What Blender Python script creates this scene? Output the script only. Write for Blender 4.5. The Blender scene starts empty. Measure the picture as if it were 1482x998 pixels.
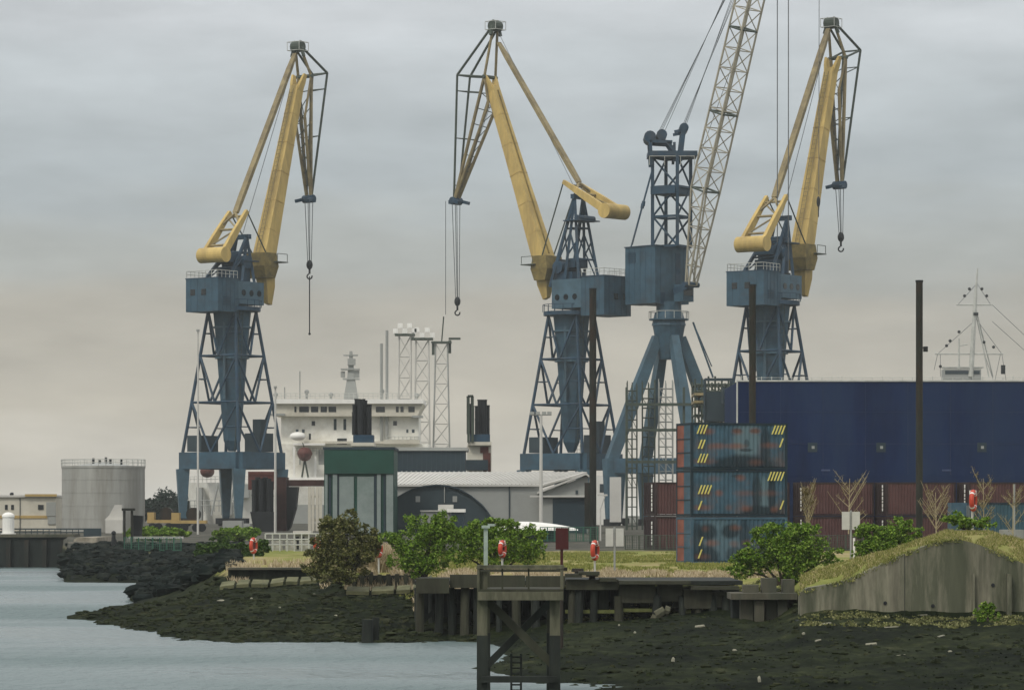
import bpy, math, random
from mathutils import Vector, noise
R = math.radians
random.seed(7)
S = bpy.context.scene
C = S.collection

# ---------------------------------------------------------------- camera, sky, sun, exposure
F = 5000.0; HY = 745.0; HX = 741.0; CZ = 5.0          # survey constants: focal in photo pixels, horizon row, centre column, eye height
cam = bpy.data.objects.new('camera', bpy.data.cameras.new('camera')); C.objects.link(cam)
cam.location = (0, 0, CZ); cam.rotation_euler = (R(90), 0, 0)
cam.data.sensor_width = 36; cam.data.lens = F/1482*36; cam.data.shift_y = (HY-499)/1482
cam.data.clip_start = 1; cam.data.clip_end = 9000
S.camera = cam
S.view_settings.view_transform = 'Standard'; S.view_settings.look = 'None'
S.view_settings.exposure = 0.12; S.view_settings.gamma = 1; S.view_settings.use_curve_mapping = False

SUN_EL, SUN_AZ = 48, 215                                # degrees; azimuth clockwise from +Y
sun = bpy.data.objects.new('sun', bpy.data.lights.new('sun', 'SUN')); C.objects.link(sun)
sun.data.energy = 1.4; sun.data.angle = R(14); sun.data.color = (1, .95, .86)
sun.rotation_euler = (R(90-SUN_EL), 0, R(-SUN_AZ+180))

def lin(c):
    return tuple(((x/255)/12.92 if x/255 <= .04045 else ((x/255+.055)/1.055)**2.4) for x in c)

w = bpy.data.worlds.new('World'); S.world = w; w.use_nodes = True
nt = w.node_tree; nt.nodes.clear(); N = nt.nodes.new; L = nt.links.new
out = N('ShaderNodeOutputWorld'); sky = N('ShaderNodeTexSky'); sky.sky_type = 'NISHITA'; sky.sun_disc = False
sky.sun_elevation = R(SUN_EL); sky.sun_rotation = R(SUN_AZ); sky.dust_density = 3; sky.air_density = 1
bg1 = N('ShaderNodeBackground'); bg1.inputs[1].default_value = .06; L(sky.outputs[0], bg1.inputs[0])
tc = N('ShaderNodeTexCoord'); sep = N('ShaderNodeSeparateXYZ'); L(tc.outputs['Generated'], sep.inputs[0])
mp = N('ShaderNodeMapping'); mp.inputs['Scale'].default_value = (6, 6, 30); L(tc.outputs['Generated'], mp.inputs[0])
nz = N('ShaderNodeTexNoise'); nz.inputs['Scale'].default_value = 1.0; nz.inputs['Detail'].default_value = 5; nz.inputs['Roughness'].default_value = .5
L(mp.outputs[0], nz.inputs['Vector'])
def M2(op, a, b=None, c=None):
    n = N('ShaderNodeMath'); n.operation = op
    for i, v in enumerate((a, b, c)):
        if v is None: continue
        if isinstance(v, (int, float)): n.inputs[i].default_value = v
        else: L(v, n.inputs[i])
    return n.outputs[0]
zz = M2('ADD', sep.outputs[2], M2('MULTIPLY', M2('SUBTRACT', nz.outputs[0], .5), .055))
ramp = N('ShaderNodeValToRGB'); ramp.color_ramp.interpolation = 'EASE'
els = ramp.color_ramp.elements
SKY = [(0, (197,195,187)), (.012, (189,185,175)), (.03, (177,172,160)), (.055, (167,163,153)), (.078, (160,163,160)), (.1, (163,170,173)), (.125, (178,184,187)), (.15, (189,193,196)), (.35, (220,221,223)), (1, (248,248,248))]
while len(els) < len(SKY): els.new(.5)
for e, (p, c) in zip(els, SKY): e.position = p; e.color = (*lin(c), 1)
L(zz, ramp.inputs[0])
mp2 = N('ShaderNodeMapping'); mp2.inputs['Scale'].default_value = (12, 12, 44); mp2.inputs['Location'].default_value = (3, 1, 2); L(tc.outputs['Generated'], mp2.inputs[0])
nz2 = N('ShaderNodeTexNoise'); nz2.inputs['Scale'].default_value = 1.6; nz2.inputs['Detail'].default_value = 6; nz2.inputs['Roughness'].default_value = .55
L(mp2.outputs[0], nz2.inputs['Vector'])
gain = M2('ADD', M2('MULTIPLY', nz2.outputs[0], .62), .87)
bg2 = N('ShaderNodeBackground'); L(ramp.outputs[0], bg2.inputs[0]); L(gain, bg2.inputs[1])
mix = N('ShaderNodeMixShader'); mix.inputs[0].default_value = .92
L(bg1.outputs[0], mix.inputs[1]); L(bg2.outputs[0], mix.inputs[2]); L(mix.outputs[0], out.inputs[0])

# ---------------------------------------------------------------- materials
def mat(name, col, rough=.75, var=.25, scale=3.0, streak=0, col2=None, amt=.5, metal=0, bump=0, thr=.55, spec=.3, stretch=(1, 1, 1)):
    """base colour with noise variation and an optional second colour (rust, stain, moss) in patches"""
    m = bpy.data.materials.new(name); m.use_nodes = True
    t = m.node_tree; n = t.nodes; l = t.links; b = n['Principled BSDF']
    b.inputs['Roughness'].default_value = rough; b.inputs['Metallic'].default_value = metal
    b.inputs['Specular IOR Level'].default_value = spec
    tc = n.new('ShaderNodeTexCoord'); mp = n.new('ShaderNodeMapping')
    sc = stretch if not streak else (1, 1, streak)
    mp.inputs['Scale'].default_value = sc
    l.new(tc.outputs['Object'], mp.inputs[0])
    z = n.new('ShaderNodeTexNoise'); z.inputs['Scale'].default_value = scale; z.inputs['Detail'].default_value = 6; z.inputs['Roughness'].default_value = .65
    l.new(mp.outputs[0], z.inputs['Vector'])
    mr = n.new('ShaderNodeMapRange'); mr.inputs[1].default_value = .3; mr.inputs[2].default_value = .7
    mr.inputs[3].default_value = 1-var; mr.inputs[4].default_value = 1+var; l.new(z.outputs[0], mr.inputs[0])
    mul = n.new('ShaderNodeVectorMath'); mul.operation = 'SCALE'; mul.inputs[0].default_value = col
    l.new(mr.outputs[0], mul.inputs['Scale']); last = mul.outputs[0]
    if col2:
        z2 = n.new('ShaderNodeTexNoise'); z2.inputs['Scale'].default_value = scale*.45; z2.inputs['Detail'].default_value = 8; z2.inputs['Roughness'].default_value = .7
        l.new(mp.outputs[0], z2.inputs['Vector'])
        m2 = n.new('ShaderNodeMapRange'); m2.inputs[1].default_value = thr-.06; m2.inputs[2].default_value = thr+.1; m2.inputs[4].default_value = amt
        l.new(z2.outputs[0], m2.inputs[0])
        mx = n.new('ShaderNodeMix'); mx.data_type = 'RGBA'; l.new(m2.outputs[0], mx.inputs[0]); l.new(last, mx.inputs[6]); mx.inputs[7].default_value = (*col2, 1)
        last = mx.outputs[2]
    l.new(last, b.inputs['Base Color'])
    if bump:
        bp = n.new('ShaderNodeBump'); bp.inputs['Strength'].default_value = bump; bp.inputs['Distance'].default_value = .05
        l.new(z.outputs[0], bp.inputs['Height']); l.new(bp.outputs[0], b.inputs['Normal'])
    return m
def leafmat(name, c1, c2, c3=None, rough=.6):
    m = bpy.data.materials.new(name); m.use_nodes = True
    t = m.node_tree; n = t.nodes; l = t.links; b = n['Principled BSDF']
    b.inputs['Roughness'].default_value = rough; b.inputs['Specular IOR Level'].default_value = .1
    g = n.new('ShaderNodeNewGeometry'); r = n.new('ShaderNodeValToRGB'); e = r.color_ramp.elements
    e[0].color = (*c1, 1); e[1].color = (*(c3 or c2), 1)
    if c3: k = e.new(.55); k.color = (*c2, 1)
    l.new(g.outputs['Random Per Island'], r.inputs[0]); l.new(r.outputs[0], b.inputs['Base Color'])
    return m
BLUE = mat('crane_blue_paint', (.036,.082,.118), .55, .3, .5, 0, (.05,.055,.06), .5, thr=.58)
BLUE_D = mat('crane_dark_blue_steel', (.018,.05,.085), .6, .3, .6, 0, (.06,.05,.04), .4)
BLUE_L = mat('crane_light_blue_paint', (.062,.120,.158), .5, .2, .5, 0, (.04,.05,.06), .45)
YEL = mat('crane_yellow_paint', (.53,.385,.13), .6, .2, .5, 0, (.30,.21,.08), .6, thr=.54, stretch=(1.6,1.6,.4))
YEL_D = mat('weathered_olive_yellow', (.20,.15,.045), .7, .35, .9, 0, (.05,.05,.03), .6)
STRAW = mat('weathered_cream_steel', (.25,.20,.10), .6, .3, .7, 0, (.10,.08,.05), .6, thr=.52)
GRNSTEEL = mat('grey_green_steel', (.05,.065,.05), .6, .3, .8)
BOOMW = mat('cream_boom_paint', (.36,.33,.25), .6, .2, .6, 0, (.2,.17,.12), .5)
BLACK = mat('black_steel', (.012,.014,.016), .6, .3, 1)
ROPE = mat('steel_rope', (.10,.11,.115), .5, .1, 1)
GLASS = mat('dark_glass', (.01,.014,.018), .15, .1, 1, spec=.6)
WHITE = mat('ship_white_paint', (.78,.77,.70), .6, .12, .4, 0, (.46,.42,.34), .5, thr=.56)
WHITE2 = mat('clean_white_paint', (.78,.77,.72), .5, .06, 1)
CREAM = mat('cream_render', (.56,.53,.44), .8, .12, .4, 0, (.3,.27,.2), .4)
YBAND = mat('ochre_band_paint', (.42,.30,.12), .7, .15, 1)
GREY = mat('grey_cladding', (.30,.31,.29), .6, .08, .3, 0, (.22,.22,.2), .4)
GREYL = mat('pale_sheet_roof', (.52,.51,.47), .6, .1, .4, 0, (.36,.35,.3), .4)
SLATE = mat('dark_slate_cladding', (.030,.047,.056), .7, .15, .6)
NAVYG = mat('dark_teal_cladding', (.018,.034,.045), .7, .2, .5)
GREEN = mat('bottle_green_cladding', (.009,.055,.038), .6, .15, .5)
GREENL = mat('pale_green_panels', (.21,.25,.235), .6, .12, .7, 0, (.1,.15,.13), .5)
HULL = mat('navy_blue_hull_paint', (.003,.014,.060), .8, .3, .35, .22, (.012,.028,.07), .8, thr=.48, spec=.08)
RAILW = mat('pale_rail_paint', (.45,.46,.42), .6, .2, 1)
MAROON = mat('maroon_container_paint', (.085,.038,.037), .7, .25, .8, 0, (.08,.045,.04), .6)
MAROON_D = mat('dark_maroon_door', (.03,.018,.018), .7, .25, .8)
CBLUE = mat('blue_container_paint', (.042,.092,.135), .65, .3, 1.3, 0, (.13,.065,.04), .5, thr=.56)
CBLUE_D = mat('dark_container_frame', (.008,.022,.034), .65, .2, 1)
CRED = mat('faded_red_door_paint', (.20,.07,.05), .7, .25, 1.5)
TEALC = mat('teal_container_paint', (.03,.075,.105), .65, .2, 1)
YHATCH = mat('yellow_hatch_paint', (.62,.56,.16), .6, .15, 4)
TANK = mat('tank_aluminium_paint', (.36,.36,.33), .5, .16, .9, .12, (.22,.21,.18), .6, thr=.5, metal=.25)
CONC = mat('weathered_concrete', (.105,.098,.070), .9, .35, 1.1, .22, (.05,.055,.04), .85, thr=.50, bump=.4)
WALLC = mat('streaked_algae_concrete', (.20,.19,.135), .9, .5, 2.0, .14, (.05,.06,.034), .8, thr=.49, bump=.4)
MUDTIM = mat('tide_blackened_boards', (.022,.026,.016), .9, .6, 3, .2, (.006,.009,.005), .8, thr=.5, bump=.3)
CONC_L = mat('pale_concrete', (.32,.29,.23), .9, .3, 1.5, 0, (.12,.11,.08), .6, bump=.3)
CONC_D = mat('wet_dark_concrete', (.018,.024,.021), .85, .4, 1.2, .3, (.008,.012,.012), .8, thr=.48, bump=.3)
TIMBER = mat('weathered_timber', (.040,.040,.026), .9, .4, 3, .2, (.045,.05,.03), .7, thr=.5, bump=.3)
TIMBER_D = mat('black_wet_timber', (.014,.018,.014), .8, .5, 3, .2, (.05,.055,.03), .4, thr=.62, bump=.3)
TIMBER_T = mat('grey_timber_with_pale_grain', (.10,.097,.063), .9, .45, 4, .2, (.03,.04,.02), .6, bump=.3)
PILE = mat('rusty_dark_pile_steel', (.016,.018,.014), .75, .5, 1.4, .3, (.05,.022,.012), .6, thr=.55)
REDP = mat('dark_red_sign_paint', (.055,.009,.008), .6, .25, 2)
ARMOUR = mat('blue_black_armour_stone', (.006,.010,.009), .85, .7, 1.5, 0, (.04,.045,.035), .6, bump=.5, spec=.06)
ORANGE = mat('lifebuoy_orange', (.50,.06,.03), .5, .15, 2)
OXRED = mat('oxide_red_paint', (.10,.032,.025), .7, .3, .8)
SIGNW = mat('sign_back_grey', (.50,.50,.45), .5, .08, 3)
DEBRIS = mat('bleached_driftwood', (.30,.29,.22), .8, .25, 5)
BARK = mat('bark_brown', (.05,.042,.028), .9, .4, 8)
TWIG = mat('pale_twig_bark', (.36,.31,.19), .9, .3, 8)
L_GREEN = leafmat('fresh_green_leaves', (.045,.10,.01), (.13,.235,.022), (.27,.37,.07))
L_DARK = leafmat('dark_hedge_leaves', (.02,.045,.010), (.05,.10,.018), (.09,.15,.03))
L_BROWN = leafmat('dull_brown_olive_leaves', (.06,.072,.02), (.13,.14,.042), (.25,.23,.10))
L_FAR = leafmat('distant_tree_leaves', (.008,.02,.014), (.02,.04,.024))
L_BUD = leafmat('pale_budding_leaves', (.14,.115,.045), (.26,.21,.09))
G_DRY = leafmat('dry_grass', (.22,.17,.09), (.46,.38,.24), (.62,.53,.38))
G_GRN = leafmat('green_grass', (.09,.115,.02), (.19,.21,.05), (.32,.29,.11))
G_WEED = leafmat('dark_seaweed', (.004,.007,.004), (.012,.018,.008), (.045,.05,.018))
ROCKM = mat('wet_black_rock', (.016,.021,.009), .85, .7, 1.2, 0, (.045,.048,.024), .7, bump=.5, spec=.06)

# ---------------------------------------------------------------- mesh helpers
ORG = {}
def W(px, py, D): return Vector(((px-HX)*D/F, D, CZ-(py-HY)*D/F))
def X(px, D): return (px-HX)*D/F
def Zz(py, D): return CZ-(py-HY)*D/F
class MB:
    def __init__(s): s.v = []; s.f = []
    def add(s, vs, fs):
        k = len(s.v); s.v += [tuple(p) for p in vs]; s.f += [tuple(i+k for i in f) for f in fs]; return s
    def frame(s, o, ax, ay, az):      # box from corner o with edge vectors
        o, ax, ay, az = map(Vector, (o, ax, ay, az))
        p = [o, o+ax, o+ax+ay, o+ay, o+az, o+ax+az, o+ax+ay+az, o+ay+az]
        return s.add(p, [(0,3,2,1),(4,5,6,7),(0,1,5,4),(1,2,6,5),(2,3,7,6),(3,0,4,7)])
    def box(s, c, d, rz=0):
        c = Vector(c); cs, sn = math.cos(rz), math.sin(rz)
        ax = Vector((cs, sn, 0))*d[0]; ay = Vector((-sn, cs, 0))*d[1]; az = Vector((0, 0, d[2]))
        return s.frame(c-ax/2-ay/2-az/2, ax, ay, az)
    def slab(s, x0, y0, x1, y1, D, dep):   # block with its near face at distance D
        a = W(x0, y1, D); b = W(x1, y0, D)
        return s.frame(a, (b.x-a.x, 0, 0), (0, dep, 0), (0, 0, b.z-a.z))
    def beam(s, p, q, a, b=None, up=(0, 0, 1)):
        b = b or a; p = Vector(p); q = Vector(q); d = (q-p)
        if d.length < 1e-6: return s
        d.normalize(); up = Vector(up)
        if abs(d.dot(up)) > .97: up = Vector((0, 1, 0)) if abs(d.y) < .9 else Vector((1, 0, 0))
        e = d.cross(up).normalized(); g = e.cross(d).normalized()
        return s.frame(p-e*a/2-g*b/2, e*a, q-p, g*b)
    def tube(s, p, q, r, n=8, r2=None):
        p = Vector(p); q = Vector(q); d = q-p
        if d.length < 1e-6: return s
        d.normalize(); r2 = r if r2 is None else r2
        up = Vector((0, 0, 1)) if abs(d.z) < .9 else Vector((1, 0, 0))
        e = d.cross(up).normalized(); g = e.cross(d)
        vs = []
        for c, rr in ((p, r), (q, r2)):
            for i in range(n):
                a = 2*math.pi*i/n; vs.append(c+e*math.cos(a)*rr+g*math.sin(a)*rr)
        fs = [(i, (i+1) % n, n+(i+1) % n, n+i) for i in range(n)]
        return s.add(vs, fs+[tuple(range(n-1, -1, -1)), tuple(range(n, 2*n))])
    def loft(s, secs):                # list of rings with equal point counts
        n = len(secs[0]); vs = [p for r in secs for p in r]; fs = []
        for k in range(len(secs)-1):
            fs += [(k*n+i, k*n+(i+1) % n, (k+1)*n+(i+1) % n, (k+1)*n+i) for i in range(n)]
        m = (len(secs)-1)*n
        return s.add(vs, fs+[tuple(range(n-1, -1, -1)), tuple(range(m, m+n))])
    def prism(s, poly, D, dep):       # polygon of survey points extruded in depth
        return s.loft([[W(x, y, D) for x, y in poly], [W(x, y, D)+Vector((0, dep, 0)) for x, y in poly]])
    def ball(s, c, r, n=12, m=8, jit=0):
        c = Vector(c); r = (r, r, r) if isinstance(r, (int, float)) else r
        vs = [c+Vector((0, 0, -r[2]))]
        for j in range(1, m):
            t = math.pi*j/m-math.pi/2
            for i in range(n):
                a = 2*math.pi*i/n; k = 1+random.uniform(-jit, jit)
                vs.append(c+Vector((math.cos(t)*math.cos(a)*r[0]*k, math.cos(t)*math.sin(a)*r[1]*k, math.sin(t)*r[2]*k)))
        vs.append(c+Vector((0, 0, r[2]))); e = len(vs)-1
        fs = [(0, 1+(i+1) % n, 1+i) for i in range(n)]
        for j in range(m-2):
            fs += [(1+j*n+i, 1+j*n+(i+1) % n, 1+(j+1)*n+(i+1) % n, 1+(j+1)*n+i) for i in range(n)]
        fs += [(e, 1+(m-2)*n+i, 1+(m-2)*n+(i+1) % n) for i in range(n)]
        return s.add(vs, fs)
    def torus(s, c, e1, e2, Rr, r, a0=0, a1=360, n=24, m=8):
        c = Vector(c); e1 = Vector(e1).normalized(); e2 = Vector(e2).normalized(); e3 = e1.cross(e2)
        rings = []
        for i in range(n+1):
            a = R(a0+(a1-a0)*i/n); d = e1*math.cos(a)+e2*math.sin(a)
            rings.append([c+d*Rr+d*math.cos(2*math.pi*j/m)*r+e3*math.sin(2*math.pi*j/m)*r for j in range(m)])
        return s.loft(rings)
    def build(s, name, m, parent=None, smooth=False):
        o_ = Vector(ORG.get(parent.name, (0, 0, 0))) if parent else Vector((0, 0, 0))
        me = bpy.data.meshes.new(name); me.from_pydata([tuple(Vector(p)-o_) for p in s.v], [], s.f)
        ob = bpy.data.objects.new(name, me); C.objects.link(ob); me.materials.append(m)
        if smooth: me.polygons.foreach_set('use_smooth', [True]*len(me.polygons))
        if parent: ob.parent = parent; ORG[ob.name] = o_
        me.update(); return ob
def tag(o, label=None, cat=None, group=None, kind=None):
    if label: o['label'] = label
    if cat: o['category'] = cat
    if group: o['group'] = group
    if kind: o['kind'] = kind
    return o
def thing(name, loc, label, cat, group=None):
    o = bpy.data.objects.new(name, None); C.objects.link(o); o.location = loc; o.empty_display_size = .5
    ORG[o.name] = Vector(loc); return tag(o, label, cat, group)
def copy_tree(o, loc, label=None, rz=None, scale=None):
    def cp(x, par):
        c = x.copy(); C.objects.link(c)
        if par: c.parent = par
        for ch in x.children: cp(ch, c)
        return c
    r = cp(o, None); r.location = loc
    if label: r['label'] = label
    if rz is not None: r.rotation_euler.z = rz
    if scale: r.scale = scale
    return r
def single(mb, name, m, label, cat, group=None, smooth=False, loc=None):
    """one-mesh thing with its origin at its own base"""
    xs = [p[0] for p in mb.v]; ys = [p[1] for p in mb.v]; zs = [p[2] for p in mb.v]
    loc = Vector(loc) if loc else Vector(((min(xs)+max(xs))/2, (min(ys)+max(ys))/2, min(zs)))
    mb.v = [tuple(Vector(p)-loc) for p in mb.v]
    o = mb.build(name, m, None, smooth); o.location = loc
    return tag(o, label, cat, group)
def fb(x, y, z, o=4): return noise.fractal(Vector((x, y, z)), .9, 2.1, o)

# ---------------------------------------------------------------- ground and water
QUAY = [(330,-1.2),(336,3.0),(400,3.2),(600,3.5)]
COL = {
 -700: QUAY, 84: QUAY,
 91: [(165,-.6),(169,-.1),(173,-.6),(255,-.6),(258,-.3),(300,-.2),(334,2.9),(600,3.5)],
 97: [(163,-.6),(167,.06),(171,.06),(175,-.5),(254,-.6),(257,.0),(262,.5),(280,1.3),(292,2.2),(302,2.7),(340,3.0),(600,3.5)],
 150:[(154,-.6),(158,0),(170,.28),(184,0),(190,-.5),(252,-.6),(257,0),(263,.8),(272,1.4),(288,2.1),(300,2.5),(340,3.0),(600,3.5)],
 178:[(149,-.6),(153,0),(172,.4),(190,.0),(194,-.4),(203,-.6),(252,-.6),(256,0),(263,.8),(272,1.4),(288,2.1),(300,2.5),(340,3.0),(600,3.5)],
 196:[(146,-.6),(150,0),(172,.45),(193,.1),(197,-.1),(201,.15),(205,.4),(210,-.1),(214,-.6),(252,-.6),(256,0),(263,.8),(272,1.4),(288,2.1),(300,2.5),(340,3.0),(600,3.5)],
 235:[(139,-.6),(143,0),(172,.6),(195,.5),(201,.9),(209,1.3),(216,.6),(224,-.6),(252,-.6),(256,0),(263,.8),(272,1.4),(288,2.1),(300,2.5),(340,3.0),(600,3.5)],
 266:[(134,-.6),(138,0),(150,.5),(180,.85),(197,1.0),(205,1.9),(214,2.0),(226,.6),(234,-.3),(246,-.5),(254,0),(260,.8),(285,2.1),(300,2.4),(340,3.0),(600,3.5)],
 330:[(132,-.6),(136,0),(148,.65),(165,1.45),(172,1.75),(175,2.2),(190,2.6),(215,2.5),(300,2.4),(340,3.0),(600,3.5)],
 470:[(132,-.6),(136,0),(148,.65),(162,1.5),(171,1.8),(173.5,2.25),(190,2.65),(215,2.4),(300,2.3),(340,3.0),(600,3.5)],
 500:[(132,-.6),(136,0),(148,.65),(156,1.25),(160,1.5),(161.5,2.2),(172,2.6),(190,2.5),(215,2.4),(300,2.3),(340,3.0),(600,3.5)],
 598:[(131,-.6),(135.5,0),(148,.7),(156,1.25),(160,1.5),(161.5,2.3),(172,2.6),(215,2.3),(280,2.3),(340,3.0),(600,3.5)],
 650:[(108,-.7),(112,-.12),(116,-.4),(132,-.4),(139,.05),(148,.7),(151,1.9),(154,2.35),(215,2.3),(280,2.3),(340,3.0),(600,3.5)],
 700:[(103,-.6),(109,0),(113,.12),(119,-.15),(130,-.25),(139,.1),(147,.8),(150,2.1),(153,2.4),(215,2.3),(280,2.3),(340,3.0),(600,3.5)],
 760:[(98,-.6),(103.5,0),(114,.2),(125,.2),(139,.35),(147,.9),(149,2.1),(153,2.4),(215,2.3),(280,2.3),(340,3.0),(600,3.5)],
 820:[(95,-.6),(102,0),(112,.3),(125,.42),(140,.55),(147,1.0),(149,2.1),(153,2.35),(215,2.3),(280,2.3),(340,3.0),(600,3.5)],
 880:[(92,-.6),(99,0),(112,.38),(125,.5),(140,.7),(147,1.1),(149,2.1),(153,2.35),(215,2.3),(280,2.3),(340,3.0),(600,3.5)],
 1000:[(88,-.6),(94,0),(112,.45),(140,.95),(147,1.3),(149,2.0),(153,2.3),(215,2.3),(280,2.3),(340,3.0),(600,3.5)],
 1120:[(84,-.6),(90,0),(112,.5),(130,.8),(138,1.0),(143,1.9),(147,2.3),(215,2.3),(280,2.3),(340,3.0),(600,3.5)],
 1154:[(84,-.6),(90,0),(112,.6),(128,1.05),(133,1.3),(138,2.2),(215,2.3),(280,2.3),(340,3.0),(600,3.5)],
 1164:[(84,-.6),(90,0),(112,.65),(129.6,1.22),(130.6,2.2),(136,2.5),(215,2.3),(280,2.3),(340,3.0),(600,3.5)],
 1230:[(84,-.6),(90,0),(112,.65),(129.6,1.22),(130.6,2.55),(137,3.1),(160,2.9),(190,2.3),(280,2.3),(340,3.0),(600,3.5)],
 1300:[(84,-.6),(90,0),(112,.65),(129.6,1.22),(130.6,3.33),(136,3.65),(155,3.5),(190,2.3),(280,2.3),(340,3.0),(600,3.5)],
 1370:[(84,-.6),(90,0),(112,.65),(129.6,1.22),(130.6,4.0),(137,4.3),(155,4.1),(192,2.3),(280,2.3),(340,3.0),(600,3.5)],
 1430:[(84,-.6),(90,0),(112,.65),(129.6,1.22),(130.6,3.7),(138,4.3),(155,4.1),(192,2.3),(280,2.3),(340,3.0),(600,3.5)],
 1482:[(84,-.6),(90,0),(112,.65),(129.6,1.22),(130.6,3.15),(140,3.95),(155,3.9),(192,2.3),(280,2.3),(340,3.0),(600,3.5)],
 2100:[(84,-.6),(90,0),(112,.65),(129.6,1.22),(130.6,3.0),(140,3.6),(155,3.6),(192,2.3),(280,2.3),(340,3.0),(600,3.5)]}
KEYS = sorted(COL)
def colz(k, D):
    a = COL[k]
    if D <= a[0][0]: return a[0][1]
    for (d0, z0), (d1, z1) in zip(a, a[1:]):
        if D <= d1: return z0+(z1-z0)*(D-d0)/(d1-d0)
    return a[-1][1]
def gz0(px, D):
    if px <= KEYS[0]: return colz(KEYS[0], D)
    for k0, k1 in zip(KEYS, KEYS[1:]):
        if px <= k1:
            t = (px-k0)/(k1-k0); return colz(k0, D)*(1-t)+colz(k1, D)*t
    return colz(KEYS[-1], D)
def ground(px, D):
    z = gz0(px, D); x = X(px, D)
    shore = max(0, min(1, (z+.3)/.5))*max(0, min(1, (2.1-z)/.4))
    z += shore*(fb(x*.35, D*.25, 1)*.14+fb(x*1.3, D*.9, 5)*.06)
    if z > 1.9: z += fb(x*.25, D*.12, 9)*.07
    if px < 270 and D > 200 and D < 300 and z > -.2: z += abs(fb(x*.8, D*.6, 3))*.35*min(1, max(0, (2.4-z)))
    return z
def gpt(px, D): return Vector((X(px, D), D, ground(px, D)))
Ds = []; d = 80.0
while d < 700:
    Ds.append(d); d += .45 if 84 < d < 165 else (.9 if d < 215 else (2.0 if d < 345 else 18))
PXS = [-700+i*6 for i in range(0, 460)]+[2090+i*40 for i in range(60)]
vs = [tuple(gpt(px, D)) for D in Ds for px in PXS]
n = len(PXS)
fs = [(j*n+i, j*n+i+1, (j+1)*n+i+1, (j+1)*n+i) for j in range(len(Ds)-1) for i in range(n-1)]
def groundmat():
    m = bpy.data.materials.new('shore_ground'); m.use_nodes = True
    t = m.node_tree; nd = t.nodes; l = t.links; b = nd['Principled BSDF']
    geo = nd.new('ShaderNodeNewGeometry'); sp = nd.new('ShaderNodeSeparateXYZ'); l.new(geo.outputs['Position'], sp.inputs[0])
    def nzn(scale, det=6, st=(1, 1, 1), rg=.65):
        mp = nd.new('ShaderNodeMapping'); mp.inputs['Scale'].default_value = st; l.new(geo.outputs['Position'], mp.inputs[0])
        z = nd.new('ShaderNodeTexNoise'); z.inputs['Scale'].default_value = scale; z.inputs['Detail'].default_value = det; z.inputs['Roughness'].default_value = rg
        l.new(mp.outputs[0], z.inputs['Vector']); return z.outputs[0]
    def rp(fac, stops):
        r = nd.new('ShaderNodeValToRGB'); e = r.color_ramp.elements
        while len(e) < len(stops): e.new(.5)
        for q, (p, c) in zip(e, stops): q.position = p; q.color = (*c, 1)
        l.new(fac, r.inputs[0]); return r.outputs[0]
    def mth(op, a, b_):
        q = nd.new('ShaderNodeMath'); q.operation = op; q.use_clamp = op == 'MULTIPLY_ADD'
        for i, v in enumerate((a, b_)):
            if isinstance(v, (int, float)): q.inputs[i].default_value = v
            else: l.new(v, q.inputs[i])
        return q.outputs[0]
    mud = rp(mth('ADD', mth('MULTIPLY', nzn(1.6, 9, (1, .6, 1), .7), .55), mth('MULTIPLY', nzn(.22, 4, (1, .5, 1), .6), .45)), [(.38, (.002,.004,.002)), (.49, (.008,.012,.005)), (.58, (.020,.026,.010)), (.67, (.06,.062,.03))])
    grass = rp(nzn(.22, 7, (1, .3, 1)), [(.32, (.13,.15,.035)), (.46, (.20,.21,.06)), (.56, (.27,.235,.10)), (.68, (.34,.28,.17))])
    z = mth('ADD', sp.outputs[2], mth('MULTIPLY', mth('SUBTRACT', nzn(.9, 5), .5), .9))
    mr = nd.new('ShaderNodeMapRange'); mr.inputs[1].default_value = 1.85; mr.inputs[2].default_value = 2.15; l.new(z, mr.inputs[0])
    mx = nd.new('ShaderNodeMix'); mx.data_type = 'RGBA'; l.new(mr.outputs[0], mx.inputs[0]); l.new(mud, mx.inputs[6]); l.new(grass, mx.inputs[7])
    yd = nd.new('ShaderNodeMapRange'); yd.inputs[1].default_value = 262; yd.inputs[2].default_value = 272; l.new(mth('ADD', sp.outputs[1], mth('MULTIPLY', nzn(.15, 3), 12)), yd.inputs[0])
    yard = rp(nzn(.35, 7), [(.35, (.045,.047,.04)), (.55, (.09,.088,.072)), (.7, (.15,.14,.11))])
    m3 = nd.new('ShaderNodeMix'); m3.data_type = 'RGBA'; l.new(mth('MULTIPLY', yd.outputs[0], mr.outputs[0]), m3.inputs[0]); l.new(mx.outputs[2], m3.inputs[6]); l.new(yard, m3.inputs[7])
    l.new(m3.outputs[2], b.inputs['Base Color']); b.inputs['Roughness'].default_value = .9; b.inputs['Specular IOR Level'].default_value = .04
    bp = nd.new('ShaderNodeBump'); bp.inputs['Strength'].default_value = .6; bp.inputs['Distance'].default_value = .12
    l.new(nzn(2.2, 8), bp.inputs['Height']); l.new(bp.outputs[0], b.inputs['Normal'])
    return m
g = MB(); g.v = vs; g.f = fs
tag(g.build('ground', groundmat(), None, True), kind='structure')
fl = MB(); fl.frame((-3000, 690, 3.2), (6000, 0, 0), (0, 5500, 0), (0, 0, .25)); tag(fl.build('far_land', mat('far_yard', (.10,.10,.08), .9, .3, .02)), kind='structure')
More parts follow.
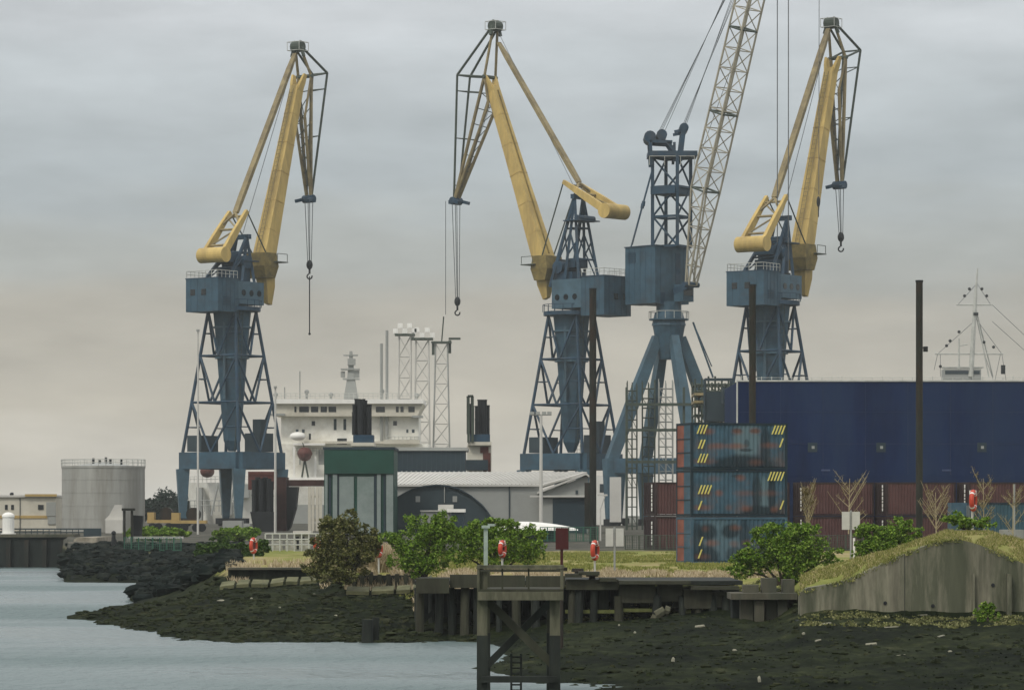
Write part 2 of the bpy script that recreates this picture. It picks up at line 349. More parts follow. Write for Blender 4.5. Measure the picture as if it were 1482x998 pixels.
def watermat():
    m = bpy.data.materials.new('estuary_water'); m.use_nodes = True
    t = m.node_tree; nd = t.nodes; l = t.links; b = nd['Principled BSDF']
    geo = nd.new('ShaderNodeNewGeometry')
    def nzn(scale, st, det=4):
        mp = nd.new('ShaderNodeMapping'); mp.inputs['Scale'].default_value = st; l.new(geo.outputs['Position'], mp.inputs[0])
        z = nd.new('ShaderNodeTexNoise'); z.inputs['Scale'].default_value = scale; z.inputs['Detail'].default_value = det
        l.new(mp.outputs[0], z.inputs['Vector']); return z.outputs[0]
    b.inputs['Base Color'].default_value = (.12,.165,.165, 1); b.inputs['IOR'].default_value = 1.33
    mr = nd.new('ShaderNodeMapRange'); mr.inputs[1].default_value = .38; mr.inputs[2].default_value = .62; mr.inputs[3].default_value = .2; mr.inputs[4].default_value = .6
    l.new(nzn(.03, (.7, 1.3, 1), 5), mr.inputs[0]); l.new(mr.outputs[0], b.inputs['Roughness'])
    bp = nd.new('ShaderNodeBump'); bp.inputs['Strength'].default_value = .9; bp.inputs['Distance'].default_value = .55
    ad = nd.new('ShaderNodeMath'); ad.operation = 'ADD'
    l.new(nzn(2.2, (.7, .3, 1), 7), ad.inputs[0]); l.new(nzn(.5, (.8, .4, 1), 3), ad.inputs[1])
    l.new(ad.outputs[0], bp.inputs['Height']); l.new(bp.outputs[0], b.inputs['Normal'])
    return m
wt = MB(); wt.add([(-2500, -100, 0), (2500, -100, 0), (2500, 3000, 0), (-2500, 3000, 0)], [(0, 1, 2, 3)])
tag(wt.build('water', watermat()), kind='structure')
# ---------------------------------------------------------------- lattice helpers
def lattice_face(mb, a0, a1, b0, b1, n, t, kind='x', rails=True):
    """bracing between two chords a0-a1 and b0-b1"""
    for i in range(n):
        p0 = a0.lerp(a1, i/n); p1 = a0.lerp(a1, (i+1)/n); q0 = b0.lerp(b1, i/n); q1 = b0.lerp(b1, (i+1)/n)
        if kind == 'x': mb.tube(p0, q1, t, 5); mb.tube(q0, p1, t, 5)
        elif kind == 'z': (mb.tube(p0, q1, t, 5) if i % 2 else mb.tube(q0, p1, t, 5))
        elif kind == 'v': m_ = (p0+q0)/2; mb.tube(p1, m_, t, 5); mb.tube(q1, m_, t, 5)
        if rails: mb.tube(p0, q0, t, 5)
def box_ring(c, e1, w1, e2, w2):
    return [c-e1*w1/2-e2*w2/2, c+e1*w1/2-e2*w2/2, c+e1*w1/2+e2*w2/2, c-e1*w1/2+e2*w2/2]

YEL_W = mat('rust_streaked_yellow', (.46,.32,.11), .7, .3, 1.5, 0, (.16,.09,.04), .7)
# ---------------------------------------------------------------- level luffing shipyard cranes
def luffing_crane(label, cx, D, uu, P, hand=1, rear=-6.8, hh=4.9, group='level luffing cranes on the dock'):
    """cx = centre column, D = distance, uu = jib heading (x, y); P = surveyed joints in the jib plane"""
    gz = 3.35
    c0 = Vector((X(cx, D), D, gz))
    root = thing('luffing_crane', c0, label, 'crane', group)
    U = Vector((uu[0], uu[1], 0)).normalized(); V = Vector((U.y, -U.x, 0))*hand; K = Vector((0, 0, 1))
    def J(k, v=0):                                  # joint in the jib plane seen at this pixel
        px, py = P[k]; t = (px-HX)/F
        # (c0.x+U.x*s+V.x*v) = t*(c0.y+U.y*s+V.y*v); v shifts the point sideways after solving
        s = (t*c0.y-c0.x)/(U.x-t*U.y)
        y = c0.y+U.y*s
        return Vector((c0.x+U.x*s, y, CZ-(py-HY)*y/F))+V*v
    def C3(u, v, z): return Vector((c0.x, c0.y, 0))+U*u+V*v+K*z
    # portal
    zb, zt = 11.9, 14.4
    A = R(12); cor = [Vector((c0.x+7.45*math.cos(A+i*math.pi/2), c0.y+7.45*math.sin(A+i*math.pi/2), 0)) for i in range(4)]
    for q in cor:
        d = (Vector((c0.x, c0.y, 0))-q).normalized(); s_ = Vector((-d.y, d.x, 0))
        m = MB(); m.loft([box_ring(q+K*(gz+1.2), d, 1.0, s_, 1.0), box_ring(q+K*(zb), d, 1.9, s_, 1.9)])
        lg = m.build('portal_leg', BLUE_L, root)
        t = MB(); t.box(q+K*(gz+.75), (3.4, .8, .9), R(57-90)); 
        for k in (-1.1, 0, 1.1): t.tube(q+K*(gz+.38)+Vector((math.cos(R(-33))*k, math.sin(R(-33))*k, 0))-s_*.3, q+K*(gz+.38)+Vector((math.cos(R(-33))*k, math.sin(R(-33))*k, 0))+s_*.3, .38, 12)
        t.build('wheel_bogie', BLACK, lg)
    m = MB()
    for i in range(4):
        a, b = cor[i], cor[(i+1) % 4]; m.beam(a+K*((zb+zt)/2+.002*i), b+K*((zb+zt)/2+.002*i), 1.5, zt-zb)
    m.build('portal_beam', BLUE, root)
    m = MB(); m.box((c0.x, c0.y, zt-.3), (9.3, 9.3, .25), A+R(45)); m.build('portal_deck', BLUE_D, root)
    cb = MB(); cb.box((c0.x-4.3, c0.y-1.5, zt+1.3), (4.2, 2.6, 2.4), A+R(45)); cb.build('winch_cabin', SLATE, root)
    cb = MB(); cb.box((c0.x+4.0, c0.y+.6, zt+1.5), (3.4, 2.8, 2.8), A+R(45)); cb.box((c0.x+4.1, c0.y+.6, zt+3.9), (1.5, 1.5, 2.2), A+R(45)); cb.build('electrical_cabin', SLATE, root)
    # lattice tower
    zT = 35.6
    top = [Vector((c0.x+3.6*math.cos(A+i*math.pi/2), c0.y+3.6*math.sin(A+i*math.pi/2), zT)) for i in range(4)]
    bot = [q+K*zt for q in cor]
    lv = [0, (21.9-zt)/(zT-zt), (28.9-zt)/(zT-zt), 1]
    m = MB(); br = MB(); th = MB()
    for i in range(4):
        j = (i+1) % 4
        m.tube(bot[i], top[i], .27, 6)
        for k in range(3):
            p0, p1 = bot[i].lerp(top[i], lv[k]), bot[i].lerp(top[i], lv[k+1]); q0, q1 = bot[j].lerp(top[j], lv[k]), bot[j].lerp(top[j], lv[k+1])
            if k: th.tube(p0, q0, .16, 5)
            mid = (p0+q0)/2
            br.tube(p1, mid, .19, 5); br.tube(q1, mid, .19, 5)
            hp, hq = p1.lerp(mid, .5), q1.lerp(mid, .5)
            th.tube(hp, p1.lerp(p0, .5), .09, 4); th.tube(hq, q1.lerp(q0, .5), .09, 4)
    m.build('tower_chords', BLUE_D, root); br.add(th.v, th.f); br.build('tower_bracing', BLUE_D, root)
    # centre column, tapering downwards
    secs = []
    for z, r in ((zt+.2, .6), (16.2, 1.35), (21, 1.75), (28.5, 2.35), (33.2, 2.75), (35.6, 3.0)):
        secs.append([Vector((c0.x+r*math.cos(R(22.5+45*i)), c0.y+r*math.sin(R(22.5+45*i)), z)) for i in range(8)])
    m = MB(); m.loft(secs); col = m.build('centre_column', BLUE, root)
    m = MB()
    for z, r in ((28.6, 2.5), (33.2, 2.85)): m.tube((c0.x, c0.y, z-.12), (c0.x, c0.y, z+.12), r+.1, 12)
    m.box((c0.x-1.0, c0.y-2.3, 28.4), (.35, .6, 12), 0)
    m.build('column_flange', BLUE_L, col)
    m = MB(); m.tube((c0.x, c0.y, 35.6), (c0.x, c0.y, 36.2), 4.3, 24); m.build('slewing_ring', BLUE_D, root)
    m = MB()
    for i in range(20):
        a = 2*math.pi*i/20; b2 = 2*math.pi*(i+1)/20
        p = Vector((c0.x+4.4*math.cos(a), c0.y+4.4*math.sin(a), 36.15)); q = Vector((c0.x+4.4*math.cos(b2), c0.y+4.4*math.sin(b2), 36.15))
        m.tube(p, p+K*1.1, .05, 4); m.tube(p+K*1.1, q+K*1.1, .05, 4)
    m.build('ring_railing', BLUE_D, root)
    # machinery house
    m = MB(); m.frame(C3(rear, -3.2, 35.3), U*4.6, V*6.4, K*hh); hs = m.build('machinery_house', BLUE, root)
    m2 = MB(); m2.frame(C3(rear-.05, -3.3, 35.3+hh), U*4.7, V*6.6, K*.14); m2.build('house_roof', BLUE_D, hs)
    m = MB()
    for a, b in ((C3(rear+.1, -3.1, 35.4+hh), C3(rear+.1, 3.1, 35.4+hh)), (C3(rear+.1, 3.1, 35.4+hh), C3(rear+4.5, 3.1, 35.4+hh)), (C3(rear+.1, -3.1, 35.4+hh), C3(rear+4.5, -3.1, 35.4+hh))):
        for k in range(6): p = a.lerp(b, k/5); m.tube(p, p+K*1.1, .045, 4)
        m.tube(a+K*1.1, b+K*1.1, .045, 4); m.tube(a+K*.6, b+K*.6, .035, 4)
    m.build('roof_railing', RAILW, hs)
    m = MB(); m.frame(C3(rear+4.605, -2.9, 36.6), U*6.0, V*5.9, K*(hh-1.5)); cbn = m.build('slewing_cab', BLUE_L, root)
    for k in range(3):
        w_ = MB(); p = C3(rear+6.0+k*1.75, 3.0, 38.3); w_.tube(p, p+V*.06, .46, 14); w_.build('window', GLASS, cbn)
    for k in (-1.8, 0.4):
        w_ = MB(); w_.box(C3(rear-.02, k, 38.2), (.12, .9, .9), math.atan2(U.y, U.x)); w_.build('window', GLASS, hs)
    for k in range(1, 5):
        sm = MB(); sm.frame(C3(rear+k*.92, 3.2*1, 35.4), U*.05, V*.03, K*(hh-.2)); sm.build('plate_seam', BLUE_D, hs)
    for k in (-2.2, -.9, .6, 2.0):
        sm = MB(); sm.frame(C3(rear-.03, k, 35.4), U*.03, V*.05, K*(hh-.2)); sm.build('plate_seam', BLUE_D, hs)
    lv_ = MB()
    for k in range(5): lv_.frame(C3(rear+1.2, 3.2, 36.3+k*.26), U*1.5, V*.08, K*.12)
    lv_.build('vent_louvre', BLUE_D, hs)
    # A-frame on the roof
    ap = J('apex')
    m = MB()
    for s_ in (-1, 1):
        a_ = ap+V*1.0*s_
        for u_ in (-3.6, -.6, 2.2): m.beam(C3(u_, 2.5*s_, 40.0), a_, .42, .42)
        m.tube(C3(-3.6, 2.5*s_, 40).lerp(a_, .5), C3(-.6, 2.5*s_, 40).lerp(a_, .35), .14, 5)
        m.tube(C3(-3.6, 2.5*s_, 40).lerp(a_, .2), C3(-.6, 2.5*s_, 40).lerp(a_, .6), .14, 5)
        m.tube(C3(2.2, 2.5*s_, 40).lerp(a_, .2), C3(-.6, 2.5*s_, 40).lerp(a_, .6), .14, 5)
    for u_ in (-3.6, -.6, 2.2):
        for t_ in (.3, .65):
            m.tube(C3(u_, -2.5, 40).lerp(ap-V, t_), C3(u_, 2.5, 40).lerp(ap+V, t_), .16, 5)
        m.tube(C3(u_, -2.5, 40).lerp(ap-V, .0), C3(u_, 2.5, 40).lerp(ap+V, .6), .12, 5)
    m.beam(ap-V*1.6, ap+V*1.6, .7, .7); m.build('roof_frame', BLUE_D, root)
    m = MB(); m.frame(C3(-1.6, -1.7, 40.05), U*3.8, V*3.4, K*2.2); m.tube(C3(1.0, -2.2, 43), C3(1.0, 2.2, 43), 1.0, 14); m.box(C3(-1.2, 0, 43.6), (1.6, 3, 1.4), math.atan2(U.y, U.x)); m.build('hoist_winch', BLUE_D, root)
    m = MB(); m.tube(ap-U*1.2-K*3.4-V*2, ap-U*1.2-K*3.4+V*2, .5, 10); m.frame(ap-K*3.8-V*2.4-U*2.2, U*3.4, V*4.8, K*.16); m.build('frame_platform', BLUE_D, root)
    # main jib: box girder that widens to its knee then tapers
    f, kn, jt = J('foot'), J('knee'), J('jtop')
    ax = (jt-kn).normalized(); tn = ax.cross(V).normalized()
    ring = lambda c, w, t_: box_ring(c, V, w, tn, t_)
    m = MB(); m.loft([ring(f, .8, .9), ring(f.lerp(kn, .45), 2.0, 2.0), ring(kn, 2.6, 2.5), ring(kn.lerp(jt, .5), 2.0, 1.9), ring(jt, 1.55, 1.45)])
    jib = m.build('main_jib', YEL, root)
    m = MB(); m.beam(kn.lerp(jt, .04)+tn*1.25+V*.0, kn.lerp(jt, .97)+tn*.75, .35, .12, V)
    m.build('jib_stiffener', YEL_D, jib)
    for k in (1, 2, 3, 4, 5):
        c = kn.lerp(jt, k/6); s2 = 1-k/6*.40
        m = MB(); rg = box_ring(c, V, 2.6*s2+.02, tn, 2.5*s2+.02); m.loft([rg, [q+ax*.07 for q in rg]]); m.build('weld_band', YEL_W, jib)
    m = MB()
    for s_ in (-.35, .35): m.tube(kn.lerp(jt, .03)-tn*1.6+V*s_, kn.lerp(jt, .97)-tn*1.1+V*s_, .045, 4)
    for k in range(40): c = kn.lerp(jt, .03+.94*k/40)-tn*(1.6-.5*k/40); m.tube(c-V*.35, c+V*.35, .03, 4)
    m.build('jib_ladder', STRAW, jib)
    m = MB()
    for s_ in (-1, 1):                                # forked top of the jib
        m.loft([box_ring(jt+V*.35*s_-ax*1.2, V, .7, tn, 1.3), box_ring(jt+V*.9*s_+ax*.7, V, .5, tn, 1.0), box_ring(jt+V*1.15*s_+ax*1.9, V, .35, tn, .6)])
    m.build('jib_fork', YEL, jib)
    m = MB(); kb = kn-U*.4-K*.2; m.loft([box_ring(kb-K*2.4, U, 2.2, V, 3.6), box_ring(kb-K*.6, U, 3.4, V, 4.0), box_ring(kb+K*1.4, U, 2.6, V, 3.8)])
    m.build('luffing_gear_housing', YEL_D, root)
    m = MB(); m.frame(kn-K*.2-V*2.6+U*.2, U*2.6, V*5.2, K*.14)
    for s_ in (-2.5, 2.5):
        m.tube(kn+V*s_+U*.4, kn+V*s_+U*.4+K*1.1, .05, 4); m.tube(kn+V*s_+U*2.7, kn+V*s_+U*2.7+K*1.1, .05, 4); m.tube(kn+V*s_+U*.4+K*1.1, kn+V*s_+U*2.7+K*1.1, .05, 4)
    m.build('jib_walkway', GRNSTEEL, root)
    # fly jib: triangular horsehead truss with a long nose
    hd, sp, pv, ns, lo = J('head'), J('spread'), J('pivot'), J('nose'), J('lower')
    m = MB(); wv = {0: .9}
    def pr(a, b, r, va=1.1, vb=.5, mm=None):
        for s_ in (-1, 1): (mm or m).tube(a+V*va*s_, b+V*vb*s_, r, 6)
    pr(hd, sp, .2, .7, 1.5); pr(sp, ns, .2, 1.5, .5)
    fly = m.build('fly_jib', GRNSTEEL, root)
    m = MB(); pr(hd, pv, .24, .5, 1.3); pr(pv, ns, .3, 1.3, .4); pr(lo, ns, .26, 1.0, .4); pr(pv, lo, .2, 1.3, 1.0)
    m.build('fly_jib_chord', STRAW, fly)
    m = MB(); pr(sp, pv, .16, 1.5, 1.3); m.tube(sp-V*1.5, sp+V*1.5, .14, 5); m.tube(pv-V*1.6, pv+V*1.6, .3, 8)
    for k in range(1, 8):
        a, b, c = sp.lerp(ns, k/8), pv.lerp(ns, k/8), sp.lerp(ns, (k+.5)/8); wa, wb = 1.5-k/8, 1.3-.9*k/8
        if k % 3 == 1: m.tube(a-V*wa, a+V*wa, .08, 4); m.tube(a-V*wa, b-V*wb, .08, 4); m.tube(a+V*wa, b+V*wb, .08, 4)
        l1 = lo.lerp(ns, max(0, (k-1.5)/6.5)); b2 = pv.lerp(ns, min(1, (k+1)/8))
        m.tube(b-V*wb, l1+V*(1-.6*k/8), .07, 4); m.tube(b+V*wb, l1-V*(1-.6*k/8), .07, 4); m.tube(l1-V*(1-.6*k/8), b2-V*wb*.8, .07, 4)
    m.build('fly_jib_bracing', GRNSTEEL, fly)
    m = MB()                                          # head sheaves with their cage
    m.tube(hd-V*.9, hd+V*.9, .85, 14); m.beam(hd-V*1.2-K*1.5, hd-V*.4+K*.9, .4, .4); m.beam(hd+V*1.2-K*1.5, hd+V*.4+K*.9, .4, .4)
    m.build('head_sheave', GRNSTEEL, fly)
    m = MB()
    hr = [hd+U*a*1.1+V*b*1.2+K*c for a, b in ((-1, -1), (1, -1), (1, 1), (-1, 1)) for c in (-.6, .7)]
    for i in range(4):
        j = (i+1) % 4; m.tube(hr[2*i], hr[2*i+1], .05, 4); m.tube(hr[2*i], hr[2*j], .05, 4); m.tube(hr[2*i+1], hr[2*j+1], .05, 4)
    m.build('head_cage', RAILW, fly)
    m = MB(); m.tube(ns-V*1.0, ns+V*1.0, .62, 12); m.beam(ns-V*.9-U*.2, ns-U*1.7-V*1.2-K*.4, .5, .5); m.beam(ns+V*.9-U*.2, ns-U*1.7+V*1.2-K*.4, .5, .5); m.beam(ns-U*.2, ns+U*1.4-K*.1, .55, .6)
    m.build('nose_sheave', BLUE_D, fly)
    # tie beam and counterweight lever
    tt, tb, dr, lt = J('tieTop'), J('tieBot'), J('drum'), J('leverTop')
    tx = (tb-tt).normalized(); tn2 = tx.cross(V).normalized()
    m = MB(); m.loft([box_ring(tt, V, .7, tn2, .35), box_ring(tt.lerp(tb, .1), V, .95, tn2, .5), box_ring(tt.lerp(tb, .9), V, .95, tn2, .6), box_ring(tb, V, .9, tn2, .5)])
    m.build('tie_beam', STRAW, root)
    m = MB()
    for s_ in (-1, 1):
        a = lt+V*1.7*s_; b = dr+V*1.9*s_; e = (b-a).normalized(); g = e.cross(V)
        m.loft([box_ring(a, V, .5, g, .6), box_ring(a.lerp(b, .55), V, .55, g, 1.1), box_ring(b, V, .55, g, 1.2)])
    lev = m.build('balance_lever', YEL, root)
    m = MB()
    for t_ in (.12, .42, .78): m.tube((lt+V*-1.7).lerp(dr-V*1.9, t_), (lt+V*1.7).lerp(dr+V*1.9, t_), .2, 6)
    m.tube((lt-V*1.7).lerp(dr-V*1.9, .12), (lt+V*1.7).lerp(dr+V*1.9, .42), .14, 5); m.tube((lt+V*1.7).lerp(dr+V*1.9, .42), (lt-V*1.7).lerp(dr-V*1.9, .78), .14, 5)
    for s_ in (-1, 1): m.tube(tb, lt.lerp(dr, .3)+V*1.7*s_, .22, 6)
    m.build('lever_crossbar', STRAW, lev)
    m = MB(); m.tube(dr-V*2.5, dr+V*2.5, 1.15, 22); m.build('counterweight', YEL, lev)
    m = MB(); e1 = lt+V*1.7*1; m.tube(e1, kn+V*1.3, .11, 5); m.tube(lt-V*1.7, kn-V*1.3, .11, 5); m.build('luffing_rod', GRNSTEEL, root)
    # hoist ropes and hook
    hk = Vector((ns.x+X(P['hook'][0], ns.y)-X(P['nose'][0], ns.y), ns.y, Zz(P['hook'][1], ns.y)))
    m = MB()
    for k in (-.62, -.12, .12, .62): m.tube(Vector((ns.x+k, ns.y, ns.z)), Vector((hk.x+k*.45, hk.y, hk.z+.7)), .055, 5)
    for r_ in P.get('ropes', []): q = Vector((X(r_[0], ns.y), ns.y, ns.z)); m.tube(q, Vector((q.x, q.y, Zz(r_[1], ns.y))), .05, 5)
    m.tube(ns, kn.lerp(jt, .96), .045, 4); m.tube(hd, ap, .045, 4)
    m.build('hoist_rope', ROPE, root)
    m = MB(); m.ball(hk+K*.2, (.5, .4, .75), 10, 8); m.tube(hk-K*.5, hk-K*1.2, .16, 8); m.torus(hk-K*1.6, (1, 0, 0), (0, 0, 1), .38, .11, 100, 380, 14, 6)
    m.build('hook_block', BLACK, root)
    if 'stem' in P: m = MB(); q = Vector((hk.x, hk.y, Zz(P['stem'], hk.y))); m.tube(hk-K*1.6, q, .1, 6); m.ball(q, .2, 8, 6); m.build('hook_pendant', BLACK, root)
    # access ladder up the tower
    m = MB(); a = bot[3].lerp(c0, .35); a.z = zt; b = Vector((c0.x+1.6, c0.y-2.6, zT))
    for s_ in (-.25, .25): m.tube(a+Vector((s_, 0, 0)), b+Vector((s_, 0, 0)), .04, 4)
    for k in range(36): p = a.lerp(b, k/36); m.tube(p-Vector((.25, 0, 0)), p+Vector((.25, 0, 0)), .03, 4)
    m.build('ladder', GRNSTEEL, root)
    return root

luffing_crane('blue and yellow level luffing crane nearest the silver tank, its jib pointing right', 336, 520, (.6, .8),
  dict(foot=(388,440), knee=(381,378), jtop=(430,125), head=(431,68), spread=(463,107), pivot=(441,111), nose=(447,288), lower=(434,170),
       tieTop=(427,78), tieBot=(341,308), leverTop=(345,306), drum=(309,369), apex=(350,343), hook=(448,385), stem=483))
luffing_crane('blue and yellow level luffing crane with its jib pointing left, hook hanging beside its tower', 827, 531, (-.75, .66),
  dict(foot=(791,432), knee=(789,382), jtop=(713,126), head=(717,38), spread=(671,110), pivot=(709,112), nose=(660,291), lower=(713,152),
       tieTop=(722,62), tieBot=(838,264), leverTop=(826,264), drum=(889,306), apex=(838,285), hook=(662,438), ropes=[(645,455)]), hand=-1, rear=-9.2, hh=5.9)
luffing_crane('blue and yellow level luffing crane rising behind the navy hull, its jib pointing right', 1115, 505, (.6, .8),
  dict(foot=(1164,428), knee=(1160,366), jtop=(1203,100), head=(1203,34), spread=(1233,74), pivot=(1213,84), nose=(1215,268), lower=(1206,130),
       tieTop=(1199,42), tieBot=(1121,286), leverTop=(1124,284), drum=(1089,353), apex=(1131,316), hook=(1217,345)))

# ---------------------------------------------------------------- tall crane with the white lattice boom
def boom_crane():
    D = 522; cx = 968; gz = 3.35; c0 = Vector((X(cx, D), D, gz)); K = Vector((0, 0, 1))
    root = thing('lattice_boom_crane', c0, 'tall blue crane on splayed legs with a cream lattice boom reaching past the picture top', 'crane')
    cen = Vector((c0.x, c0.y, 0))
    A = R(20)
    feet = [Vector((c0.x+9.4*math.cos(A+i*math.pi/2), c0.y+9.4*math.sin(A+i*math.pi/2), 0)) for i in range(4)]
    zk = 13.2
    for i, q in enumerate(feet):
        d = (cen-q).normalized(); s_ = Vector((-d.y, d.x, 0)); tp = cen-d*1.9+K*31.8
        m = MB(); ax = (tp-(q+K*zk)).normalized(); n_ = ax.cross(s_)
        m.loft([box_ring(q+K*zk, s_, 1.5, n_, 1.6), box_ring((q+K*zk).lerp(tp, .5), s_, 1.5, n_, 1.8), box_ring(tp, s_, 1.2, n_, 1.4)])
        lg = m.build('splayed_leg', BLUE_L, root)
        m = MB(); m.loft([box_ring(q+K*(gz+1), s_, 1.3, d, 1.3), box_ring(q+K*(zk+.3), s_, 2.1, d, 2.1)]); m.build('leg_post', BLUE_L, lg)
        m = MB(); m.box(q+K*(gz+.55), (3.6, .9, 1.0), A+R(45)); m.build('wheel_bogie', BLACK, lg)
    m = MB()
    for i in range(4): m.beam(feet[i]+K*(12.4+.003*i), feet[(i+1) % 4]+K*(12.4+.003*i), 1.3, 2.2)
    m.build('portal_beam', BLUE, root)
    m = MB(); m.tube(cen+K*28.5, cen+K*33.8, 1.5, 16, 2.5); m.tube(cen+K*33.6, cen+K*35.6, 2.6, 16, 2.1); m.tube(W(1003, 466, D), W(1032, 546, D), .16, 6); m.tube(W(1003, 466, D+2), W(1030, 530, D+2), .1, 6); m.tube(cen+K*35.6, cen+K*37.2, 1.9, 16); m.tube(cen+K*34.4, cen+K*34.6, 3.0, 16); m.build('slewing_column', BLUE, root)
    m = MB()
    for i in range(14):
        a, b = 2*math.pi*i/14, 2*math.pi*(i+1)/14
        p = cen+Vector((3*math.cos(a), 3*math.sin(a), 34.6)); q = cen+Vector((3*math.cos(b), 3*math.sin(b), 34.6)); m.tube(p, p+K*1.1, .05, 4); m.tube(p+K*1.1, q+K*1.1, .05, 4)
    m.build('column_railing', RAILW, root)
    U = Vector((.66, -.75, 0)).normalized(); V = Vector((U.y, -U.x, 0)); rz = math.atan2(U.y, U.x)
    hc = cen-U*2.6
    m = MB(); m.box(hc+K*41.2, (6.6, 7.0, 8.6), rz); hs = m.build('machinery_house', BLUE, root)
    m = MB(); m.box(hc+K*40.2-V*0-U*3.6+V*1.0, (1.0, 3.2, 6.6), rz); m.build('house_annex', BLUE_L, hs)
    m = MB(); m.box(hc+K*45.56, (6.9, 7.3, .12), rz); m.build('house_roof', BLUE_D, hs)
    m = MB(); m.box(hc+U*3.33+K*41-V*1.2, (.08, 1.0, 7.0), rz); m.box(hc+U*3.33+K*37.6+V*2.0, (.08, .9, 1.8), rz); m.build('house_door', BLUE_D, hs)
    for k in (-2.4, -1.2, 0, 1.2, 2.4):
        sm = MB(); sm.box(hc+V*3.51+U*k+K*41.2, (.05, .03, 8.2), rz); sm.build('plate_seam', BLUE_D, hs)
        if k not in (1.2,): sm = MB(); sm.box(hc+U*3.31+V*k+K*41.2, (.03, .05, 8.2), rz); sm.build('plate_seam', BLUE_D, hs)
    lv_ = MB()
    for k in range(6): lv_.box(hc+V*3.53-U*1.8+K*(43.2+k*.28), (1.7, .08, .13), rz)
    lv_.build('vent_louvre', BLUE_D, hs)
    cb = MB(); cb.box(cen+U*2.6-V*.6+K*38.4, (2.0, 2.2, 2.6), rz); c_ = cb.build('operator_cab', BLUE, root)
    wn = MB(); wn.box(cen+U*3.62-V*.6+K*38.7, (.06, 1.8, 1.4), rz); wn.build('window', GLASS, c_)
    # mast
    mc = Vector((X(972, D), D, 0)); rot = R(14)
    cr = lambda z, r=3.0: [mc+Vector((r*math.cos(rot+i*math.pi/2), r*math.sin(rot+i*math.pi/2), z)) for i in range(4)]
    m = MB(); br = MB(); z0, z1 = 45.5, 58.9
    for i in range(4):
        j = (i+1) % 4; a0, a1, b0, b1 = cr(z0)[i], cr(z1)[i], cr(z0)[j], cr(z1)[j]
        m.beam(a0, a1, .5, .5)
        lattice_face(br, a0, a1, b0, b1, 3, .17, 'z', True)
        for k in (0, 1/3, 2/3, 1): m.beam(a0.lerp(a1, k), b0.lerp(b1, k), .34, .34)
    ms = m.build('mast', BLUE_D, root); br.build('mast_bracing', BLUE_D, ms)
    m = MB(); m.box(mc+K*53.9, (5.6, 4.2, 1.2), rot+R(45)); m.build('mast_winch', BLUE_D, ms)
    m = MB(); m.frame(Vector((X(937, D), D-3.0, 59.0)), (X(1008, D)-X(937, D), 0, 0), (0, 6, 0), (0, 0, .7)); m.build('mast_head_platform', BLUE_D, ms)
    m = MB()
    for px in (940, 962, 985, 1005):
        m.tube(W(px, 239, D-3), W(px, 226, D-3), .05, 4)
    m.tube(W(940, 226, D-3), W(1005, 226, D-3), .05, 4)
    m.build('platform_railing', RAILW, ms)
    m = MB()
    for yy in (-2.2, 2.2):
        q = Vector((0, yy, 0)); m.beam(W(942, 240, D)+q, W(940, 205, D)+q, .5); m.beam(W(940, 206, D)+q, W(972, 208, D)+q, .5); m.beam(W(966, 208, D)+q, W(984, 234, D)+q, .5)
        m.beam(W(983, 235, D)+q, W(989, 184, D)+q, .7); m.beam(W(975, 193, D)+q, W(992, 190, D)+q, .4); m.beam(W(975, 236, D)+q, W(975, 208, D)+q, .4)
    m.tube(W(940, 200, D)-Vector((0, 2.4, 0)), W(940, 200, D)+Vector((0, 2.4, 0)), .9, 12); m.tube(W(957, 197, D)-Vector((0, 2.4, 0)), W(957, 197, D)+Vector((0, 2.4, 0)), .8, 12); m.tube(W(989, 187, D)-Vector((0, 2.4, 0)), W(989, 187, D)+Vector((0, 2.4, 0)), .7, 12)
    m.build('mast_head', BLUE_D, ms)
    m = MB()
    for s_ in (-1, 1): m.tube(W(944, 246, D)+Vector((0, 2*s_, 0)), W(914, 356, D)+Vector((0, 2.4*s_, 0)), .13, 6); m.tube(W(931, 293, D)+Vector((0, 2*s_, 0)), W(930, 300, D)+Vector((0, 2*s_, 0)), .3, 6)
    m.build('back_stay', BLUE_D, ms)
    # boom plane: leans right and towards the viewer
    def J(px, py, off=0):
        t = (px-HX)/F; s = (t*c0.y-c0.x)/(U.x-t*U.y); y = c0.y+U.y*s
        return Vector((c0.x+U.x*s, y, CZ-(py-HY)*y/F))
    ft, k1, tip = J(1000, 412), J(1021, 275), J(1131, -196)
    ax = (tip-k1).normalized(); n_ = ax.cross(V).normalized()
    r0, r1, r2 = box_ring(ft, V, 1.6, n_, .7), box_ring(k1, V, 3.3, n_, 2.9), box_ring(tip, V, 1.5, n_, 1.2)
    rm = box_ring(k1.lerp(tip, .75), V, 3.1, n_, 2.7)
    m = MB(); br = MB()
    for i in range(4):
        m.tube(r0[i], r1[i], .17, 6); m.tube(r1[i], rm[i], .17, 6); m.tube(rm[i], r2[i], .15, 6)
        j = (i+1) % 4
        lattice_face(br, r0[i], r1[i], r0[j], r1[j], 5, .085, 'z', True); lattice_face(br, r1[i], rm[i], r1[j], rm[j], 12, .085, 'z', True); lattice_face(br, rm[i], r2[i], rm[j], r2[j], 4, .085, 'z', True)
    bm_ = m.build('lattice_boom', BOOMW, root); br.build('boom_bracing', BOOMW, bm_)
    for t_ in (0, .24, .5, .76):
        m = MB(); rr = box_ring(k1.lerp(tip, t_), V, 3.2, n_, 2.8)
        for i in range(4): m.tube(rr[i], rr[(i+1) % 4], .16, 5)
        m.tube(rr[0], rr[2], .1, 5); m.build('boom_joint_frame', GRNSTEEL, bm_)
    m = MB(); m.tube(tip-V*1.2, tip+V*1.2, .9, 12); m.build('boom_head_sheave', BLUE_D, bm_)
